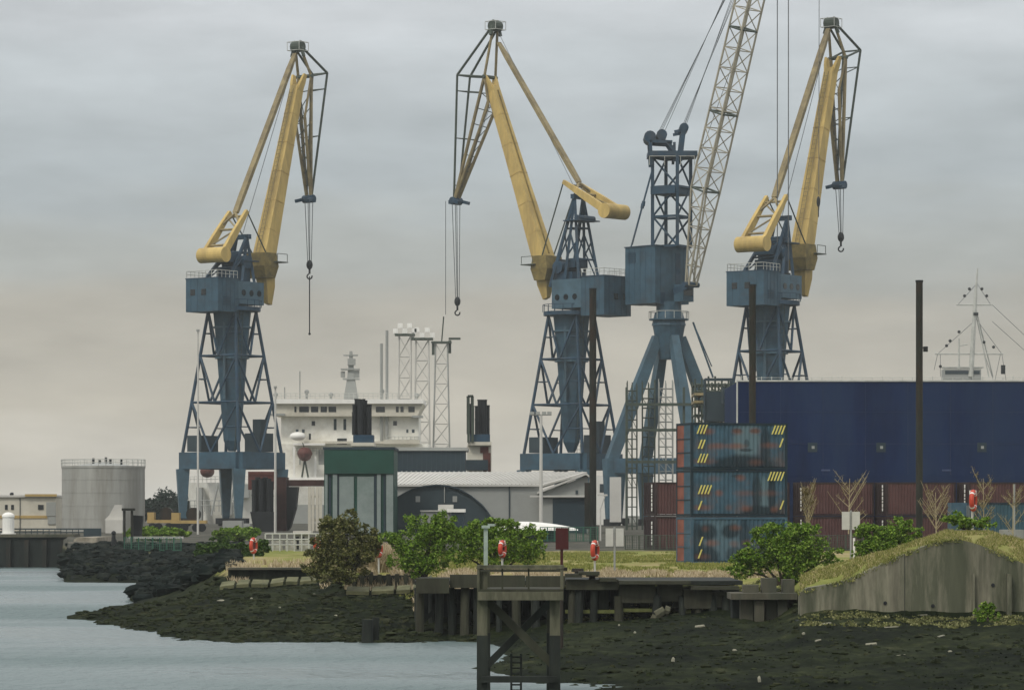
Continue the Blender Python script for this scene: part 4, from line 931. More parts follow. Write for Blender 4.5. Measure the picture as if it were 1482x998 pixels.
# quay wall
qw = thing('quay_wall', W(40, 800, 333), 'dark tidal quay wall with a pale concrete cap and black fender piles', 'quay')
D = 331
m = MB(); m.slab(-400, 777, 98, 826, D, 4); m.build('wall', CONC_D, qw)
m = MB(); m.slab(-400, 772.5, 107, 776.9, D-.3, 4.6); m.build('cap', CONC, qw)
for k in range(18):
    px = 90-k*26; m = MB(); m.slab(px-3, 781, px+3, 824, D-.45, .42); m.build('fender_pile', PILE, qw)
m = MB(); m.slab(-400, 764, 122, 766, D+2.2, .1); m.slab(-400, 769, 122, 770, D+2.2, .1)
for k in range(60): m.slab(-380+k*8.5, 764, -379+k*8.5, 773, D+2.25, .1)
m.build('cap_railing', SLATE, qw)
m = MB(); m.prism([(103,802),(107,780),(112,777),(140,777),(140,802)], 303, 12); m.prism([(102,832),(104,795),(128,795),(128,832)], 301, 6)
single(m, 'slipway_head', CONC_L, 'pale concrete slipway head at the corner of the dark quay wall', 'slipway')
m = MB(); m.tube(W(12, 771, 332), W(12, 748, 332), .58, 14, .56); m.ball(W(12, 747, 332), (.62, .62, .42), 14, 8); m.tube(W(12, 773, 332), W(12, 771, 332), .75, 12)
single(m, 'navigation_beacon', WHITE2, 'round white capped beacon standing on the dark quay wall', 'beacon')
m = MB(); m.tube(W(164.5, 788, 285), W(164.5, 772, 285), .22, 8, .13); m.ball(W(164.5, 771, 285), .2, 8, 6); m.tube(W(164.5, 778, 285), W(168.5, 783, 285), .1, 6)
single(m, 'mooring_post', BLACK, 'small black mooring post on the rocks below the tank', 'post')
m = MB(); m.slab(121, 764, 146, 776, 320, .4); m.slab(128, 776, 132, 792, 320, .5); single(m, 'quay_gate', SLATE, 'dark panelled gate on the quay in front of the tank foot', 'gate')

# ---------------------------------------------------------------- containers
def corr(mb, p, ux, length, h, nrm, n, dep=.05):
    """corrugated sheet from corner p along ux, facing nrm"""
    pr_ = []
    for i in range(n):
        a = i/n
        for t, o in ((0, 0), (.3, 0), (.5, -dep), (.8, -dep)): pr_.append(p+ux*(length*(a+t/n))+nrm*o)
    pr_.append(p+ux*length)
    back = [q for q in (p+ux*length-nrm*.15, p-nrm*.15)]
    ring = pr_+back
    return mb.loft([ring, [q+Vector((0, 0, h)) for q in ring]])
def container(loc, rz, Lg, Wd, H, body, frame, door1, door2, label, group, bars=None, name='shipping_container', side=None, locks=True, mark=False):
    o = Vector(loc); U = Vector((math.cos(rz), math.sin(rz), 0)); V = Vector((-U.y, U.x, 0)); K = Vector((0, 0, 1))   # near face at V=0, left end at U=0
    r = thing(name, o+U*Lg/2+V*Wd/2, label, 'container', group)
    m = MB(); corr(m, o+U*.14+V*.03+K*.16, U, Lg-.28, H-.3, -V, 22); sd = m.build('side_panel', side or body, r)
    m = MB(); m.frame(o+U*.1+V*.2+K*.14, U*(Lg-.2), V*(Wd-.3), K*(H-.2)); m.build('body', body, r)
    m = MB()
    for a in (0, Lg-.15):
        for b in (0, Wd-.15): m.frame(o+U*a+V*b, U*.15, V*.15, K*H)
    for a, b in ((0, 0), (Wd-.15, 0), (0, H-.13), (Wd-.15, H-.13)): m.frame(o+V*(a+.012)+K*(b+.006)+U*.15, U*(Lg-.3), V*.126, K*.12)
    for a, b in ((0, 0), (Lg-.15, 0), (0, H-.13), (Lg-.15, H-.13)): m.frame(o+U*(a+.012)+K*(b+.006)+V*.15, V*(Wd-.3), U*.126, K*.12)
    m.build('frame', frame, r)
    for k, dm in ((0, door1), (1, door2)):
        m = MB(); w2 = (Wd-.34)/2; q = o+U*.02+V*(.16+(1-k)*(w2+.02))+K*.14; m.frame(q, U*.07, V*w2, K*(H-.28)); dd = m.build('door', dm, r)
        for z in (.33, .66): m = MB(); m.frame(q-U*.03+K*(H-.28)*z, U*.028, V*w2, K*.05); m.build('door_rib', frame, dd)
        if locks:
            m = MB()
            for f_ in (.3, .75): m.tube(q+V*w2*f_-U*.05+K*.05, q+V*w2*f_-U*.05+K*(H-.35), .028, 6)
            m.build('lock_bar', MAROON_D if mark else (bars or GREY), dd)
            if mark and k == 1:
                m = MB(); z_ = .25
                while z_ < H-.5: h_ = random.uniform(.12, .3); m.frame(q+V*w2*.45-U*.06+K*z_, U*.02, V*.2, K*h_); z_ += h_+.07
                m.build('white_door_marks', WHITE2, dd)
    return r
# the painted stack of three
def mural(name, blobs, shades):
    m = CBLUE.copy(); m.name = name; t = m.node_tree; n = t.nodes; l = t.links; b = n['Principled BSDF']
    src = b.inputs['Base Color'].links[0].from_socket
    tc = n.new('ShaderNodeTexCoord'); mp = n.new('ShaderNodeMapping'); mp.inputs['Rotation'].default_value = (0, 0, -MR); l.new(tc.outputs['Object'], mp.inputs[0]); sp = n.new('ShaderNodeSeparateXYZ'); l.new(mp.outputs[0], sp.inputs[0])
    nz = n.new('ShaderNodeTexNoise'); nz.inputs['Scale'].default_value = 3.2; nz.inputs['Detail'].default_value = 4; l.new(mp.outputs[0], nz.inputs['Vector'])
    def mt(op, *a, clamp=False):
        q = n.new('ShaderNodeMath'); q.operation = op; q.use_clamp = clamp
        for i, v in enumerate(a):
            if isinstance(v, (int, float)): q.inputs[i].default_value = v
            else: l.new(v, q.inputs[i])
        return q.outputs[0]
    def ell(cx, cz, rx, rz, soft):
        dx = mt('MULTIPLY', mt('SUBTRACT', sp.outputs[0], cx), 1/rx); dz = mt('MULTIPLY', mt('SUBTRACT', sp.outputs[2], cz), 1/rz)
        rr = mt('ADD', mt('SQRT', mt('ADD', mt('MULTIPLY', dx, dx), mt('MULTIPLY', dz, dz))), mt('MULTIPLY', mt('SUBTRACT', nz.outputs[0], .5), .5))
        mr = n.new('ShaderNodeMapRange'); mr.inputs[1].default_value = 1+soft; mr.inputs[2].default_value = 1-soft; l.new(rr, mr.inputs[0]); return mr.outputs[0]
    last = src
    def over(last, fac, col):
        mx = n.new('ShaderNodeMix'); mx.data_type = 'RGBA'; l.new(fac, mx.inputs[0]); l.new(last, mx.inputs[6]); mx.inputs[7].default_value = (*col, 1); return mx.outputs[2]
    for cx, cz, rx, rz, k, col in shades: last = over(last, mt('MULTIPLY', ell(cx, cz, rx, rz, .2), k), col)
    for cx, cz, rx, k in blobs: last = over(last, mt('MULTIPLY', ell(cx, cz, rx, .15, .6), k*.85), (.21, .075, .04))
    l.new(last, b.inputs['Base Color']); return m
MR = R(17)
DK = (.008, .02, .03); PL = (.10, .16, .19)
# coordinates run from the middle of the container: x -2.9..2.9, z 0..2.59
MU = [mural('painted_side_one', [(-1.9,2.1,.35,.8),(-.1,2.1,.3,.6),(.95,2.15,.3,.6),(-2.3,.85+.45,.2,.3),(-1.3,1.3,.5,.7),(-.2,1.3,.5,.8),(1.9,1.35,.5,.6),(-2.1,.45,.6,.6),(1.0,.4,.4,.4)],
     [(.45,1.55,.8,1.0,.9,PL),(.3,.25,1.9,.55,.9,DK),(-.1,2.15,.3,.12,.8,DK),(.95,2.15,.3,.12,.8,DK),(.45,1.45,.16,.22,.6,DK),(.4,1.08,.4,.09,.8,DK),(1.55,1.3,.28,1.2,.75,DK)]),
      mural('painted_side_two', [(-1.5,2.1,.4,.3),(.1,2.15,.25,.8),(-2.0,1.3,.3,.5),(-1.2,1.3,.2,.8),(.3,1.3,.5,.5),(1.8,1.3,.6,.4),(-2.2,.5,.5,.7),(-.6,.5,.2,.4),(.4,.45,.3,.7),(2.1,.4,.2,.6)],
     [(1.45,1.2,.45,1.0,.85,PL),(1.05,1.3,.28,1.1,.8,DK),(1.95,1.2,.24,1.2,.85,DK),(1.3,.2,1.2,.4,.9,DK),(-.1,2.25,.35,.08,.7,DK)]),
      mural('painted_side_three', [(-2.0,1.95,.2,.4),(-.2,2.0,.3,.6),(1.6,2.0,.6,.4),(-1.6,1.15,.35,.7),(-.3,1.1,.25,.5),(.5,1.15,.3,.5),(-2.2,.4,.4,.5)],
     [(-1.2,1.3,1.5,1.2,.6,PL),(-1.9,1.75,.6,.45,.85,DK),(-.5,1.8,.55,.4,.85,DK),(-2.5,1.2,.35,1.2,.7,DK),(-1.9,.3,.7,.7,.8,DK),(-.3,.5,.5,.45,.6,DK),(.3,1.6,.3,.9,.7,DK)])]
oX = X(1000, 192); zc = 2.3; Lc = 5.75
MR = R(17); U = Vector((math.cos(MR), math.sin(MR), 0)); V = Vector((-U.y, U.x, 0))
LB = ['top', 'middle', 'bottom']
TXT = ['painted blue container with a faded portrait on its right, topmost of the stack of three',
       'painted blue container with dark hair shapes and five hatch marks, middle of the stack',
       'painted blue container on the grass behind the leafy shrub, bottom of the stack']
HM = {0: [(-2.62,2.02,3),(-2.55,1.2,2),(-2.58,.42,3),(1.95,2.02,4),(2.42,1.3,1)], 1: [(-2.55,1.3,4),(-2.55,.42,1),(1.7,2.05,5),(2.45,.45,1)], 2: [(-2.5,1.05,1),(-2.55,.35,1)]}
for i in range(3):
    base = Vector((oX, 192, zc+(2-i)*2.625))
    r = container(base, MR, Lc, 2.44, 2.59, CBLUE, CBLUE_D if i < 2 else CBLUE, CRED, CBLUE, TXT[i], 'painted blue containers in the grass stack', None, 'shipping_container', MU[i], False)
    for (hx, hz, nn) in HM[i]:
        m = MB()
        for k in range(nn):
            q = base+U*(Lc/2+hx*Lc/5.9+k*.19)-V*.035+Vector((0, 0, hz-.05)); s_ = U*.20+Vector((0, 0, .50)); t_ = U*.085
            m.loft([[q, q+t_, q+t_+s_, q+s_], [q+V*.02, q+t_+V*.02, q+t_+s_+V*.02, q+s_+V*.02]])
        sdp = [c_ for c_ in r.children if c_.name.startswith('side_panel')][0]
        m.build('hatch_marks', YHATCH, sdp)
# maroon stacks
CH = 2.6
ml = {930: 'left of the painted blue stack', 1024: 'behind the painted blue stack', 1146: 'right behind the painted blue stack', 1264: 'behind the leaning bare sapling', 1383: 'at the right end of the row behind the lifebuoy'}
ml = {930: ('maroon container left of the painted blue stack, upper of its pair', 'maroon container left of the painted blue stack, under another one'),
      1024: ('maroon container mostly hidden behind the painted blue stack, upper of its pair', 'maroon container mostly hidden behind the painted blue stack, lower of its pair'),
      1146: ('maroon container with white door marks just right of the painted stack, upper one', 'maroon container just right of the painted stack, behind the white double sign'),
      1264: ('maroon container behind the dark tall pile, upper of its pair', 'maroon container behind the dark tall pile, lower of its pair'),
      1383: ('maroon container with white marks beside the teal container, upper one', 'maroon container beside the teal container, lower of its pair')}
for px, (lu, ll) in ml.items():
    D = 265; rz = R(22 - math.degrees(math.atan((px-HX)/F)))
    for k, lab in ((1, lu), (0, ll)):
        Lm = 5.75; o = Vector((X(px+19, D), D, 2.3+k*(CH+.03)))
        container(o, rz, Lm, 2.44, CH, MAROON, MAROON_D, MAROON_D, MAROON_D, lab, 'maroon containers behind the grass field', GREY, mark=True)
        if k:
            pass
for px, lab in ((1400, 'teal blue container at the right edge, its dark end turned to the lifebuoy'), (1372, None)):
    if lab: container(Vector((X(1412, 245), 245, 3.0)), R(9), 6.06, 2.44, 2.9, TEALC, CBLUE_D, CBLUE, TEALC, lab, None, GREY)
m = MB(); m.slab(1377, 727, 1400, 770, 247, 2.2); single(m, 'teal_locker', CBLUE, 'small teal steel locker left of the teal container', 'locker')
# ---------------------------------------------------------------- tall dark piles
def pile_pole(px, ytop, D, label, wdt):
    g_ = ground(px, D); r = thing('steel_pile', Vector((X(px, D), D, g_-.3)), label, 'pile', 'tall dark steel piles')
    m = MB(); m.tube((X(px, D), D, g_-.3), (X(px, D), D, Zz(ytop, D)), wdt/2, 14); m.build('shaft', PILE, r)
    m = MB(); m.tube((X(px, D), D, Zz(ytop, D)-.02), (X(px, D), D, Zz(ytop, D)+.12), wdt/2+.03, 14); m.build('cap_plate', BLACK, r)
    return r
pile_pole(1089, 414, 230, 'tall dark steel pile rising behind the painted blue containers', .46)
r = pile_pole(1330.5, 408, 230, 'tall dark steel pile in front of the navy hull, small box on its side', .46)
m = MB(); m.box(W(1339.5, 505, 230), (.28, .3, .35)); m.tube(W(1334, 503, 230), W(1339, 503, 230), .04, 5); m.build('pile_box', BLACK, r)
r = pile_pole(858, 419, 300, 'tall dark steel pile in front of the middle yellow crane', .62)
m = MB(); m.slab(846, 698, 853, 765, 300, .4); m.build('cable_box', PILE, r)
for px, yt, D, lab, w_ in ((783, 600, 330, 'pale street lamp post with a wide flat lamp head before the warehouse', .4), (286.5, 478, 350, 'very tall thin pale lamp post in front of the left crane', .24), (398.5, 560, 352, 'tall pale lamp post beside the right leg of the left crane', .3)):
    g_ = ground(px, D); r = thing('lamp_post', Vector((X(px, D), D, g_)), lab, 'lamp post', 'tall pale lamp posts')
    m = MB(); m.tube((X(px, D), D, g_), (X(px, D), D, Zz(yt, D)), w_/2, 10, w_/3); m.build('post', GREYL, r)
    m = MB(); q = Vector((X(px, D), D, Zz(yt, D)))
    if px == 783:
        for dx in (-.85, -.3, .3, .8): m.box(q+Vector((dx, 0, .15)), (.42, .35, .3))
        m.box(q, (2.0, .12, .1))
    else: m.box(q, (.3, .5, .2))
    m.build('lamp_head', GREY, r)
r = thing('lamp_post', Vector((X(312, 300), 300, 2.5)), 'thin pole with slanting arm lamp near the boom crane foot', 'lamp post')
bpy.data.objects.remove(r)
m = MB(); m.tube(W(869, 782, 310), W(869, 735, 310), .08, 6); m.tube(W(869, 737, 310), W(876, 716, 310), .06, 6); m.box(W(872, 716, 310), (.9, .2, .15)); single(m, 'flood_light', GREYL, 'small pale angled flood light on a thin pole by the tall crane', 'light')
# canopy and yard clutter
cn = thing('boat_cover', W(775, 768, 305), 'long low white tarpaulin cover lying beyond the green bushes', 'tarpaulin')
m = MB()
secs = []
for k in range(13):
    t = k/12; hh = math.sin(math.pi*min(1, t*1.0+.02))**.5*.85*(1-.55*t)+.12; x = X(716+120*t, 305); z = Zz(767, 305)
    secs.append([Vector((x, 305-1.6, z)), Vector((x, 305-1.2, z+hh*.7)), Vector((x, 305, z+hh)), Vector((x, 305+1.2, z+hh*.7)), Vector((x, 305+1.6, z))])
m.loft(secs); m.build('cover', WHITE2, cn, False)
m = MB(); m.slab(722, 767, 815, 784, 304.6, 2.4); m.build('cradle', NAVYG, cn)
def fence(x0, x1, yt, yb, D, label, mtl, posts, mesh=True):
    r = thing('mesh_fence', W((x0+x1)/2, yb, D), label, 'fence')
    for k in range(posts+1): px = x0+(x1-x0)*k/posts; m = MB(); m.tube(W(px, yb, D), W(px, yt, D), .05, 6); m.build('post', mtl, r)
    m = MB(); m.tube(W(x0, yt+.4, D), W(x1, yt+.4, D), .03, 5); m.tube(W(x0, yb-1, D), W(x1, yb-1, D), .03, 5)
    if mesh:
        nn = int((x1-x0)*D/F/.16)
        for k in range(nn): px = x0+(x1-x0)*k/nn; m.tube(W(px, yb, D), W(px, yt, D), .014, 3)
        for k in range(1, 6): y = yt+(yb-yt)*k/6; m.tube(W(x0, y, D), W(x1, y, D), .012, 3)
    m.build('mesh_panel', mtl, r)
GF = mat('green_fence_coating', (.03,.11,.07), .6, .2, 2)
fence(782, 865, 762, 783, 290, 'green mesh fence right of the white tarpaulin', GF, 8)
fence(905, 985, 774, 795, 258, 'dark mesh fence in front of the left maroon containers', GRNSTEEL, 8)
fence(1140, 1260, 774, 795, 258, 'dark mesh fence in front of the right maroon containers', GRNSTEEL, 10)
fence(180, 262, 777, 797, 283, 'green mesh fence above the black shore rocks', GF, 8)
m = MB(); m.slab(186, 776, 265, 779, 300, .4)
(single(m, 'low_barrier', GREYL, 'low pale barrier rail behind the green mesh fence', 'barrier'))
# white railing with shelter
r = thing('quay_railing', W(430, 795, 215), 'white tubular railing on the bank left of the brown bush', 'railing')
m = MB()
for k in range(10): px = 384+k*10.5; m.tube(W(px, 797, 215), W(px, 772, 215), .05, 6)
for y in (772, 780, 788): m.tube(W(384, y, 215), W(478.5, y, 215), .045, 6)
m.build('rail', RAILW, r)
m = MB()
for k in range(3): m.slab(393+k*20, 782, 409+k*20, 796, 215.2, .05)
m.build('infill_panel', GREYL, r)
r = thing('shelter', W(440, 795, 222), 'small white roofed shelter with dark openings behind the railing', 'shelter')
m = MB(); m.slab(427, 772, 446, 797, 221, 1.6); w1 = m.build('wall', GREY, r); m = MB(); m.slab(424, 768, 450, 771.9, 220.7, 2.2); m.build('roof', GREYL, r)
for x in (428, 436): window_at(w1, x, 776, x+4.5, 794, 221, BLACK, 'opening')
# yellow plant and trailers beside the left crane
def flatbed(px, D, label, s=1):
    z = ground(px, D); r = thing('flatbed_trailer', Vector((X(px, D), D, z)), label, 'trailer', 'yellow trailers under the left crane')
    x = X(px, D); m = MB(); m.box((x, D, z+1.15), (5*s, 2.2, .35)); m.box((x-1.9*s, D, z+1.75), (1.1*s, 2, .9)); m.build('deck', YBAND, r)
    for dx in (-1.6, -.6, 1.1, 1.9):
        m = MB(); m.tube((x+dx*s, D-1.15, z+.5), (x+dx*s, D-.8, z+.5), .48, 14); m.build('wheel', BLACK, r)
    m = MB(); m.tube((x+.6*s, D-.9, z+2.0), (x+.6*s, D+.9, z+2.0), .8, 14); m.build('cable_reel', PILE, r)
flatbed(236, 400, 'yellow trailer with a dark reel beside the crane leg nearest the tank', .7)
flatbed(274, 395, 'yellow trailer under the left crane, right of the other one', .8)
m = MB(); m.slab(322, 753, 350, 772, 390, 3); m.slab(352, 757, 362, 772, 388, 2); single(m, 'equipment_crate', GREY, 'grey equipment crates under the left crane', 'crate')
m = MB()
for x in (306, 330): m.tube(W(x, 745, 600), W(x+10, 698, 600), .2, 6); m.tube(W(x+20, 745, 600), W(x+10, 698, 600), .2, 6)
single(m, 'ship_derrick', GREY, 'thin grey derrick frames seen between the left crane legs', 'derrick')
m = MB(); m.slab(888, 776, 900, 785, 262, .5); single(m, 'ground_box', OXRED, 'small dull red box by the mesh fence', 'box')
m = MB(); m.slab(866, 698, 876, 750, 470, 1)
# ---------------------------------------------------------------- foliage builders
def foliage(c, lobes, n, size, gaps=.35, seed=0):
    """leaf-sized faces spread through several lobes; clumped by noise so that gaps stay open"""
    rnd = random.Random(seed); vs = []; fs = []
    tot = sum(l[1][0]*l[1][2] for l in lobes); made = 0
    for (off, rad) in lobes:
        k = int(n*rad[0]*rad[2]/tot)
        for _ in range(k):
            for _t in range(12):
                v = Vector((rnd.gauss(0, 1), rnd.gauss(0, 1), rnd.gauss(0, 1))).normalized()*(rnd.random()**.38)
                p = Vector((off[0]+v.x*rad[0], off[1]+v.y*rad[1], off[2]+v.z*rad[2]))
                q = p*(1.6/max(rad[0], .3))
                if noise.noise(q*1.5+Vector((seed, 0, 0))) > gaps-.5+.42*v.length**2 and p.z > -.1: break
            else: continue
            p += Vector((noise.noise(q*2), noise.noise(q*2+Vector((9, 0, 0))), noise.noise(q*2+Vector((0, 9, 0)))))*.34*rad[0]
            s = size*rnd.uniform(.6, 1.5); e = Vector((rnd.gauss(0, 1), rnd.gauss(0, 1), rnd.gauss(0, .6))).normalized(); f = e.cross(Vector((rnd.gauss(0, 1), rnd.gauss(0, 1), rnd.gauss(0, 1)))).normalized()
            b = len(vs); w_ = c+p
            vs += [w_-e*s, w_+f*s*.55-e*.1*s, w_+e*s, w_-f*s*.55+e*.1*s]; fs.append((b, b+1, b+2, b+3))
    m = MB(); m.v = [tuple(v) for v in vs]; m.f = fs; return m
def stems(c, pts, r, m=None):
    m = m or MB()
    for p in pts:
        a = c+Vector((p[0]*.15, p[1]*.15, -.1)); b = c+Vector(p); mid = a.lerp(b, .5)+Vector((random.uniform(-.1, .1), random.uniform(-.1, .1), .1))
        m.tube(a, mid, r, 6, r*.7); m.tube(mid, b, r*.7, 5, r*.25)
        for k in range(3):
            t = mid.lerp(b, k/3); m.tube(t, t+Vector((random.uniform(-.4, .4), random.uniform(-.4, .4), random.uniform(.1, .5)))*(b-a).length*.3, r*.35, 4, r*.1)
    return m
def shrub(px, pyb, D, lobes, n, size, leaf, label, cat='shrub', name='shrub', group=None, gaps=.35, seed=1, z=None):
    """lobes given in photo pixels relative to the base point: (dx, dy up, rx, rz)"""
    k = D/F; base = Vector((X(px, D), D, Zz(pyb, D)))
    r = thing(name, base, label, cat, group)
    lb = [((dx*k, random.uniform(-.3, .3)*rx*k, dy*k), (rx*k*1.12, max(rx, rz)*k*.8, rz*k*1.12)) for dx, dy, rx, rz in lobes]
    rr_ = random.Random(seed+50); extra = []
    for (o3, r3) in lb:
        for _ in range(6):
            a = rr_.uniform(-.3, 3.44); f_ = rr_.uniform(.85, 1.32)
            extra.append(((o3[0]+math.cos(a)*r3[0]*f_, o3[1]+rr_.uniform(-.5, .5)*r3[1], o3[2]+math.sin(a)*r3[2]*f_), (r3[0]*rr_.uniform(.14, .36), r3[1]*.3, r3[2]*rr_.uniform(.14, .42))))
    lb = [(o3, (r3[0]*.88, r3[1]*.88, r3[2]*.88)) for o3, r3 in lb]+extra
    foliage(base, lb, n, size, gaps, seed).build('foliage', leaf, r)
    stems(base, [(l[0][0]*.9, l[0][1], l[0][2]) for l in lb[:len(lb)-len(extra)]], .07 if D < 250 else .15).build('stem', BARK, r)
    return r
# bushes on the bank
shrub(497, 840, 158, [(-4,38,36,32),(-30,30,20,28),(20,44,24,22),(6,80,20,16),(-16,62,24,20),(30,62,16,14),(-40,14,14,14),(-8,8,34,14),(38,40,12,12)], 36000, .05, L_BROWN, 'large dull olive brown bush on the bank in front of the green building', 'bush', 'bush', seed=3, gaps=.2)
shrub(612, 833, 156, [(0,50,38,28),(-22,28,20,24),(14,64,24,16),(-34,42,12,14),(8,20,24,20),(30,52,28,24),(-10,8,18,12)], 26000, .05, L_GREEN, 'bright green bush behind the jetty, leftmost of the two joined green bushes', 'bush', 'bush', seed=4, gaps=.25)
shrub(716, 826, 160, [(0,34,42,30),(-34,40,22,24),(30,36,30,26),(0,58,36,12),(52,26,14,20),(-50,22,14,16)], 28000, .05, L_GREEN, 'bright green bush behind the old timber dolphin platform', 'bush', 'bush', seed=5, gaps=.25)
shrub(1135, 842, 141, [(0,42,46,26),(-42,30,30,16),(40,48,34,22),(8,68,38,16),(-20,56,26,16),(-62,16,22,12),(66,32,14,10),(14,20,26,20),(34,74,18,10),(10,2,16,16)], 30000, .048, L_GREEN, 'spreading green shrub with knotty stems in front of the painted containers', 'shrub', 'shrub', seed=6, gaps=.3)
shrub(1278, 806, 140, [(0,20,36,20),(-22,16,18,18),(16,36,28,14),(36,22,14,10),(-30,4,12,10)], 16000, .045, L_GREEN, 'rounded green shrub on the left shoulder of the grassy mound', 'shrub', 'shrub', seed=7, gaps=.2)
shrub(1427, 908, 126, [(0,16,14,15),(3,26,9,8)], 2200, .05, L_GREEN, 'small green shrub growing at the foot of the concrete wall', 'shrub', 'shrub', seed=8, gaps=.2)
shrub(1397, 762, 139, [(0,6,26,8),(-14,10,12,8),(24,4,16,6)], 2400, .055, L_GREEN, 'low green scrub on the crest of the grassy mound', 'scrub', 'shrub', seed=9, gaps=.2)
shrub(308, 812, 232, [(0,14,20,15),(-12,10,12,12),(12,20,12,10)], 4500, .09, L_DARK, 'small dark round bush behind the black rocks, left of the first lifebuoy', 'bush', 'bush', seed=10, gaps=.1)
shrub(364, 812, 205, [(0,12,18,14),(8,20,10,8)], 3500, .085, L_DARK, 'small dark green bush around the lifebuoy post nearest the left crane', 'bush', 'bush', seed=11, gaps=.1)
shrub(224, 780, 305, [(0,8,34,7),(-20,9,16,7),(22,8,16,7)], 9000, .11, L_GREEN, 'low bright green hedge right of the dock frame', 'hedge', 'hedge', seed=12, gaps=0)
shrub(347, 782, 300, [(0,8,25,8),(-12,10,14,8),(12,9,14,8)], 8000, .11, L_GREEN, 'low bright green hedge under the left crane', 'hedge', 'hedge', seed=13, gaps=0)
for i, (px, yt, rr, lab) in enumerate(((216, 722, 15, 'dark distant tree right of the tank, lower and nearest the tank'), (240, 706, 19, 'tallest dark distant tree between the tank and the left crane'), (262, 714, 16, 'dark distant tree partly behind the left crane leg'))):
    D = 640; k = D/F; base = Vector((X(px, D), D, 3.4)); r = thing('distant_tree', base, lab, 'tree', 'distant trees beside the tank')
    h = (758-yt)*k
    foliage(base, [((0, 0, h*.62), (rr*k, rr*k, h*.36)), ((-rr*k*.5, 0, h*.42), (rr*k*.8, rr*k, h*.34)), ((rr*k*.5, 0, h*.4), (rr*k*.8, rr*k, h*.34))], 4200, .24, .0, 20+i).build('crown', L_FAR, r)
    m = MB(); m.tube(base, base+Vector((0, 0, h*.6)), .35, 8, .12)
    for a in (-1, 1): m.tube(base+Vector((0, 0, h*.3)), base+Vector((a*1.2, 0, h*.6)), .15, 6, .06)
    m.build('trunk', BARK, r)
# saplings on the mound
def sapling(px, pyt, pyb, D, spread, nb, label, leafy, seed, up=1.0):
    rnd = random.Random(seed); b = W(px, pyb, D); t = W(px+rnd.uniform(-2, 2), pyt, D); k = D/F
    r = thing('sapling', b, label, 'sapling', 'bare saplings in front of the containers')
    m = MB(); m.tube(b, t, .03, 6, .012); tips = []
    for i in range(nb):
        f_ = rnd.uniform(.05, .8); a = b.lerp(t, f_); dx = rnd.choice((-1, 1))*spread*k*rnd.uniform(.4, 1)*(1-f_*.5)
        q = a+Vector((dx, rnd.uniform(-.3, .3), abs(dx)*rnd.uniform(.8, 1.8)*up)); m.tube(a, q, .016, 5, .006); tips.append((a, q))
        for j in range(3):
            c_ = a.lerp(q, rnd.uniform(.3, .9)); e = c_+Vector((rnd.uniform(-.2, .2), rnd.uniform(-.1, .1), rnd.uniform(.08, .3))); m.tube(c_, e, .009, 4, .004); tips.append((c_, e))
    m.build('stem', TWIG, r)
    vs = MB()
    for a, q in tips:
        for j in range(leafy):
            p = a.lerp(q, rnd.random())+Vector((rnd.gauss(0, .05), rnd.gauss(0, .05), rnd.gauss(0, .05))); s = .028*rnd.uniform(.6, 1.4)
            e = Vector((rnd.gauss(0, 1), rnd.gauss(0, 1), rnd.gauss(0, 1))).normalized(); f = e.cross(Vector((.3, .5, .8))).normalized()
            vs.add([p-e*s, p+f*s*.6, p+e*s, p-f*s*.6], [(0, 1, 2, 3)])
    if leafy: vs.build('foliage', L_BUD, r)
sapling(1171, 703, 770, 150, 16, 26, 'narrow buff sapling thick with buds right beside the painted stack', 14, 1, 2.2)
sapling(1228, 692, 772, 150, 40, 16, 'wide branching bare sapling behind the white double sign', 5, 2)
sapling(1355, 712, 772, 142, 28, 22, 'fan shaped buff sapling on the mound just right of the dark pile', 9, 3, 1.5)
sapling(1424, 692, 770, 142, 26, 16, 'leafing sapling on the mound right of the lifebuoy', 12, 4, 1.2)
sapling(1466, 700, 785, 140, 26, 14, 'sapling at the right edge, bending over the grass', 10, 5)

# ---------------------------------------------------------------- grasses
def blades(n, pick, h, wd, name, m_, label, lean=.35, seed=1):
    rnd = random.Random(seed); vs = []; fs = []
    for _ in range(n):
        q = pick(rnd)
        if q is None: continue
        p, k = q
        for j in range(3):
            a = rnd.uniform(0, 6.28); o = Vector((math.cos(a), math.sin(a), 0)); hh = h*k*rnd.uniform(.5, 1.3); b0 = p+Vector((rnd.uniform(-.08, .08), rnd.uniform(-.08, .08), -.03))
            s = Vector((1, 0, 0))*wd*rnd.uniform(.6, 1.5); tip = b0+o*lean*hh*rnd.random()+Vector((0, 0, hh)); mid = b0.lerp(tip, .5)+Vector((0, 0, hh*.08))
            b = len(vs); vs += [b0-s, b0+s, mid+s*.8, tip, mid-s*.8]; fs.append((b, b+1, b+2, b+3, b+4))
    mb = MB(); mb.v = [tuple(v) for v in vs]; mb.f = fs
    o = mb.build(name, m_); tag(o, label, 'grass', kind='stuff'); return o
def on_ground(px, D): p = gpt(px, D); return p
def pick_bank(r):
    px = r.uniform(600, 1130); D = 149.5+abs(r.gauss(0, 1))*3.2
    if fb(px*.02, D*.2, 4) < -.12: return None
    return on_ground(px, D), 1+.5*fb(px*.03, 0, 2)
blades(10000, pick_bank, .24, .018, 'dry_grass', G_DRY, 'dry beige grass along the top of the timber quay edge', .7, 1)
def pick_left(r):
    px = r.uniform(330, 600); D = 171+abs(r.gauss(0, 1))*4 if px < 500 else 160+abs(r.gauss(0, 1))*5
    return (on_ground(px, D), 1) if fb(px*.02, D*.2, 8) > -.1 else None
blades(6000, pick_left, .3, .02, 'dry_grass', G_DRY, 'dry grass on the bank either side of the brown bush', .7, 2)
def pick_field(r):
    px = r.uniform(560, 1180); D = r.uniform(152, 250)
    return (on_ground(px, D), 1) if fb(px*.008, D*.05, 3) > -.15 else None
blades(26000, pick_field, .14, .022, 'field_grass', G_GRN, 'short green grass of the field around the painted containers', .8, 3)
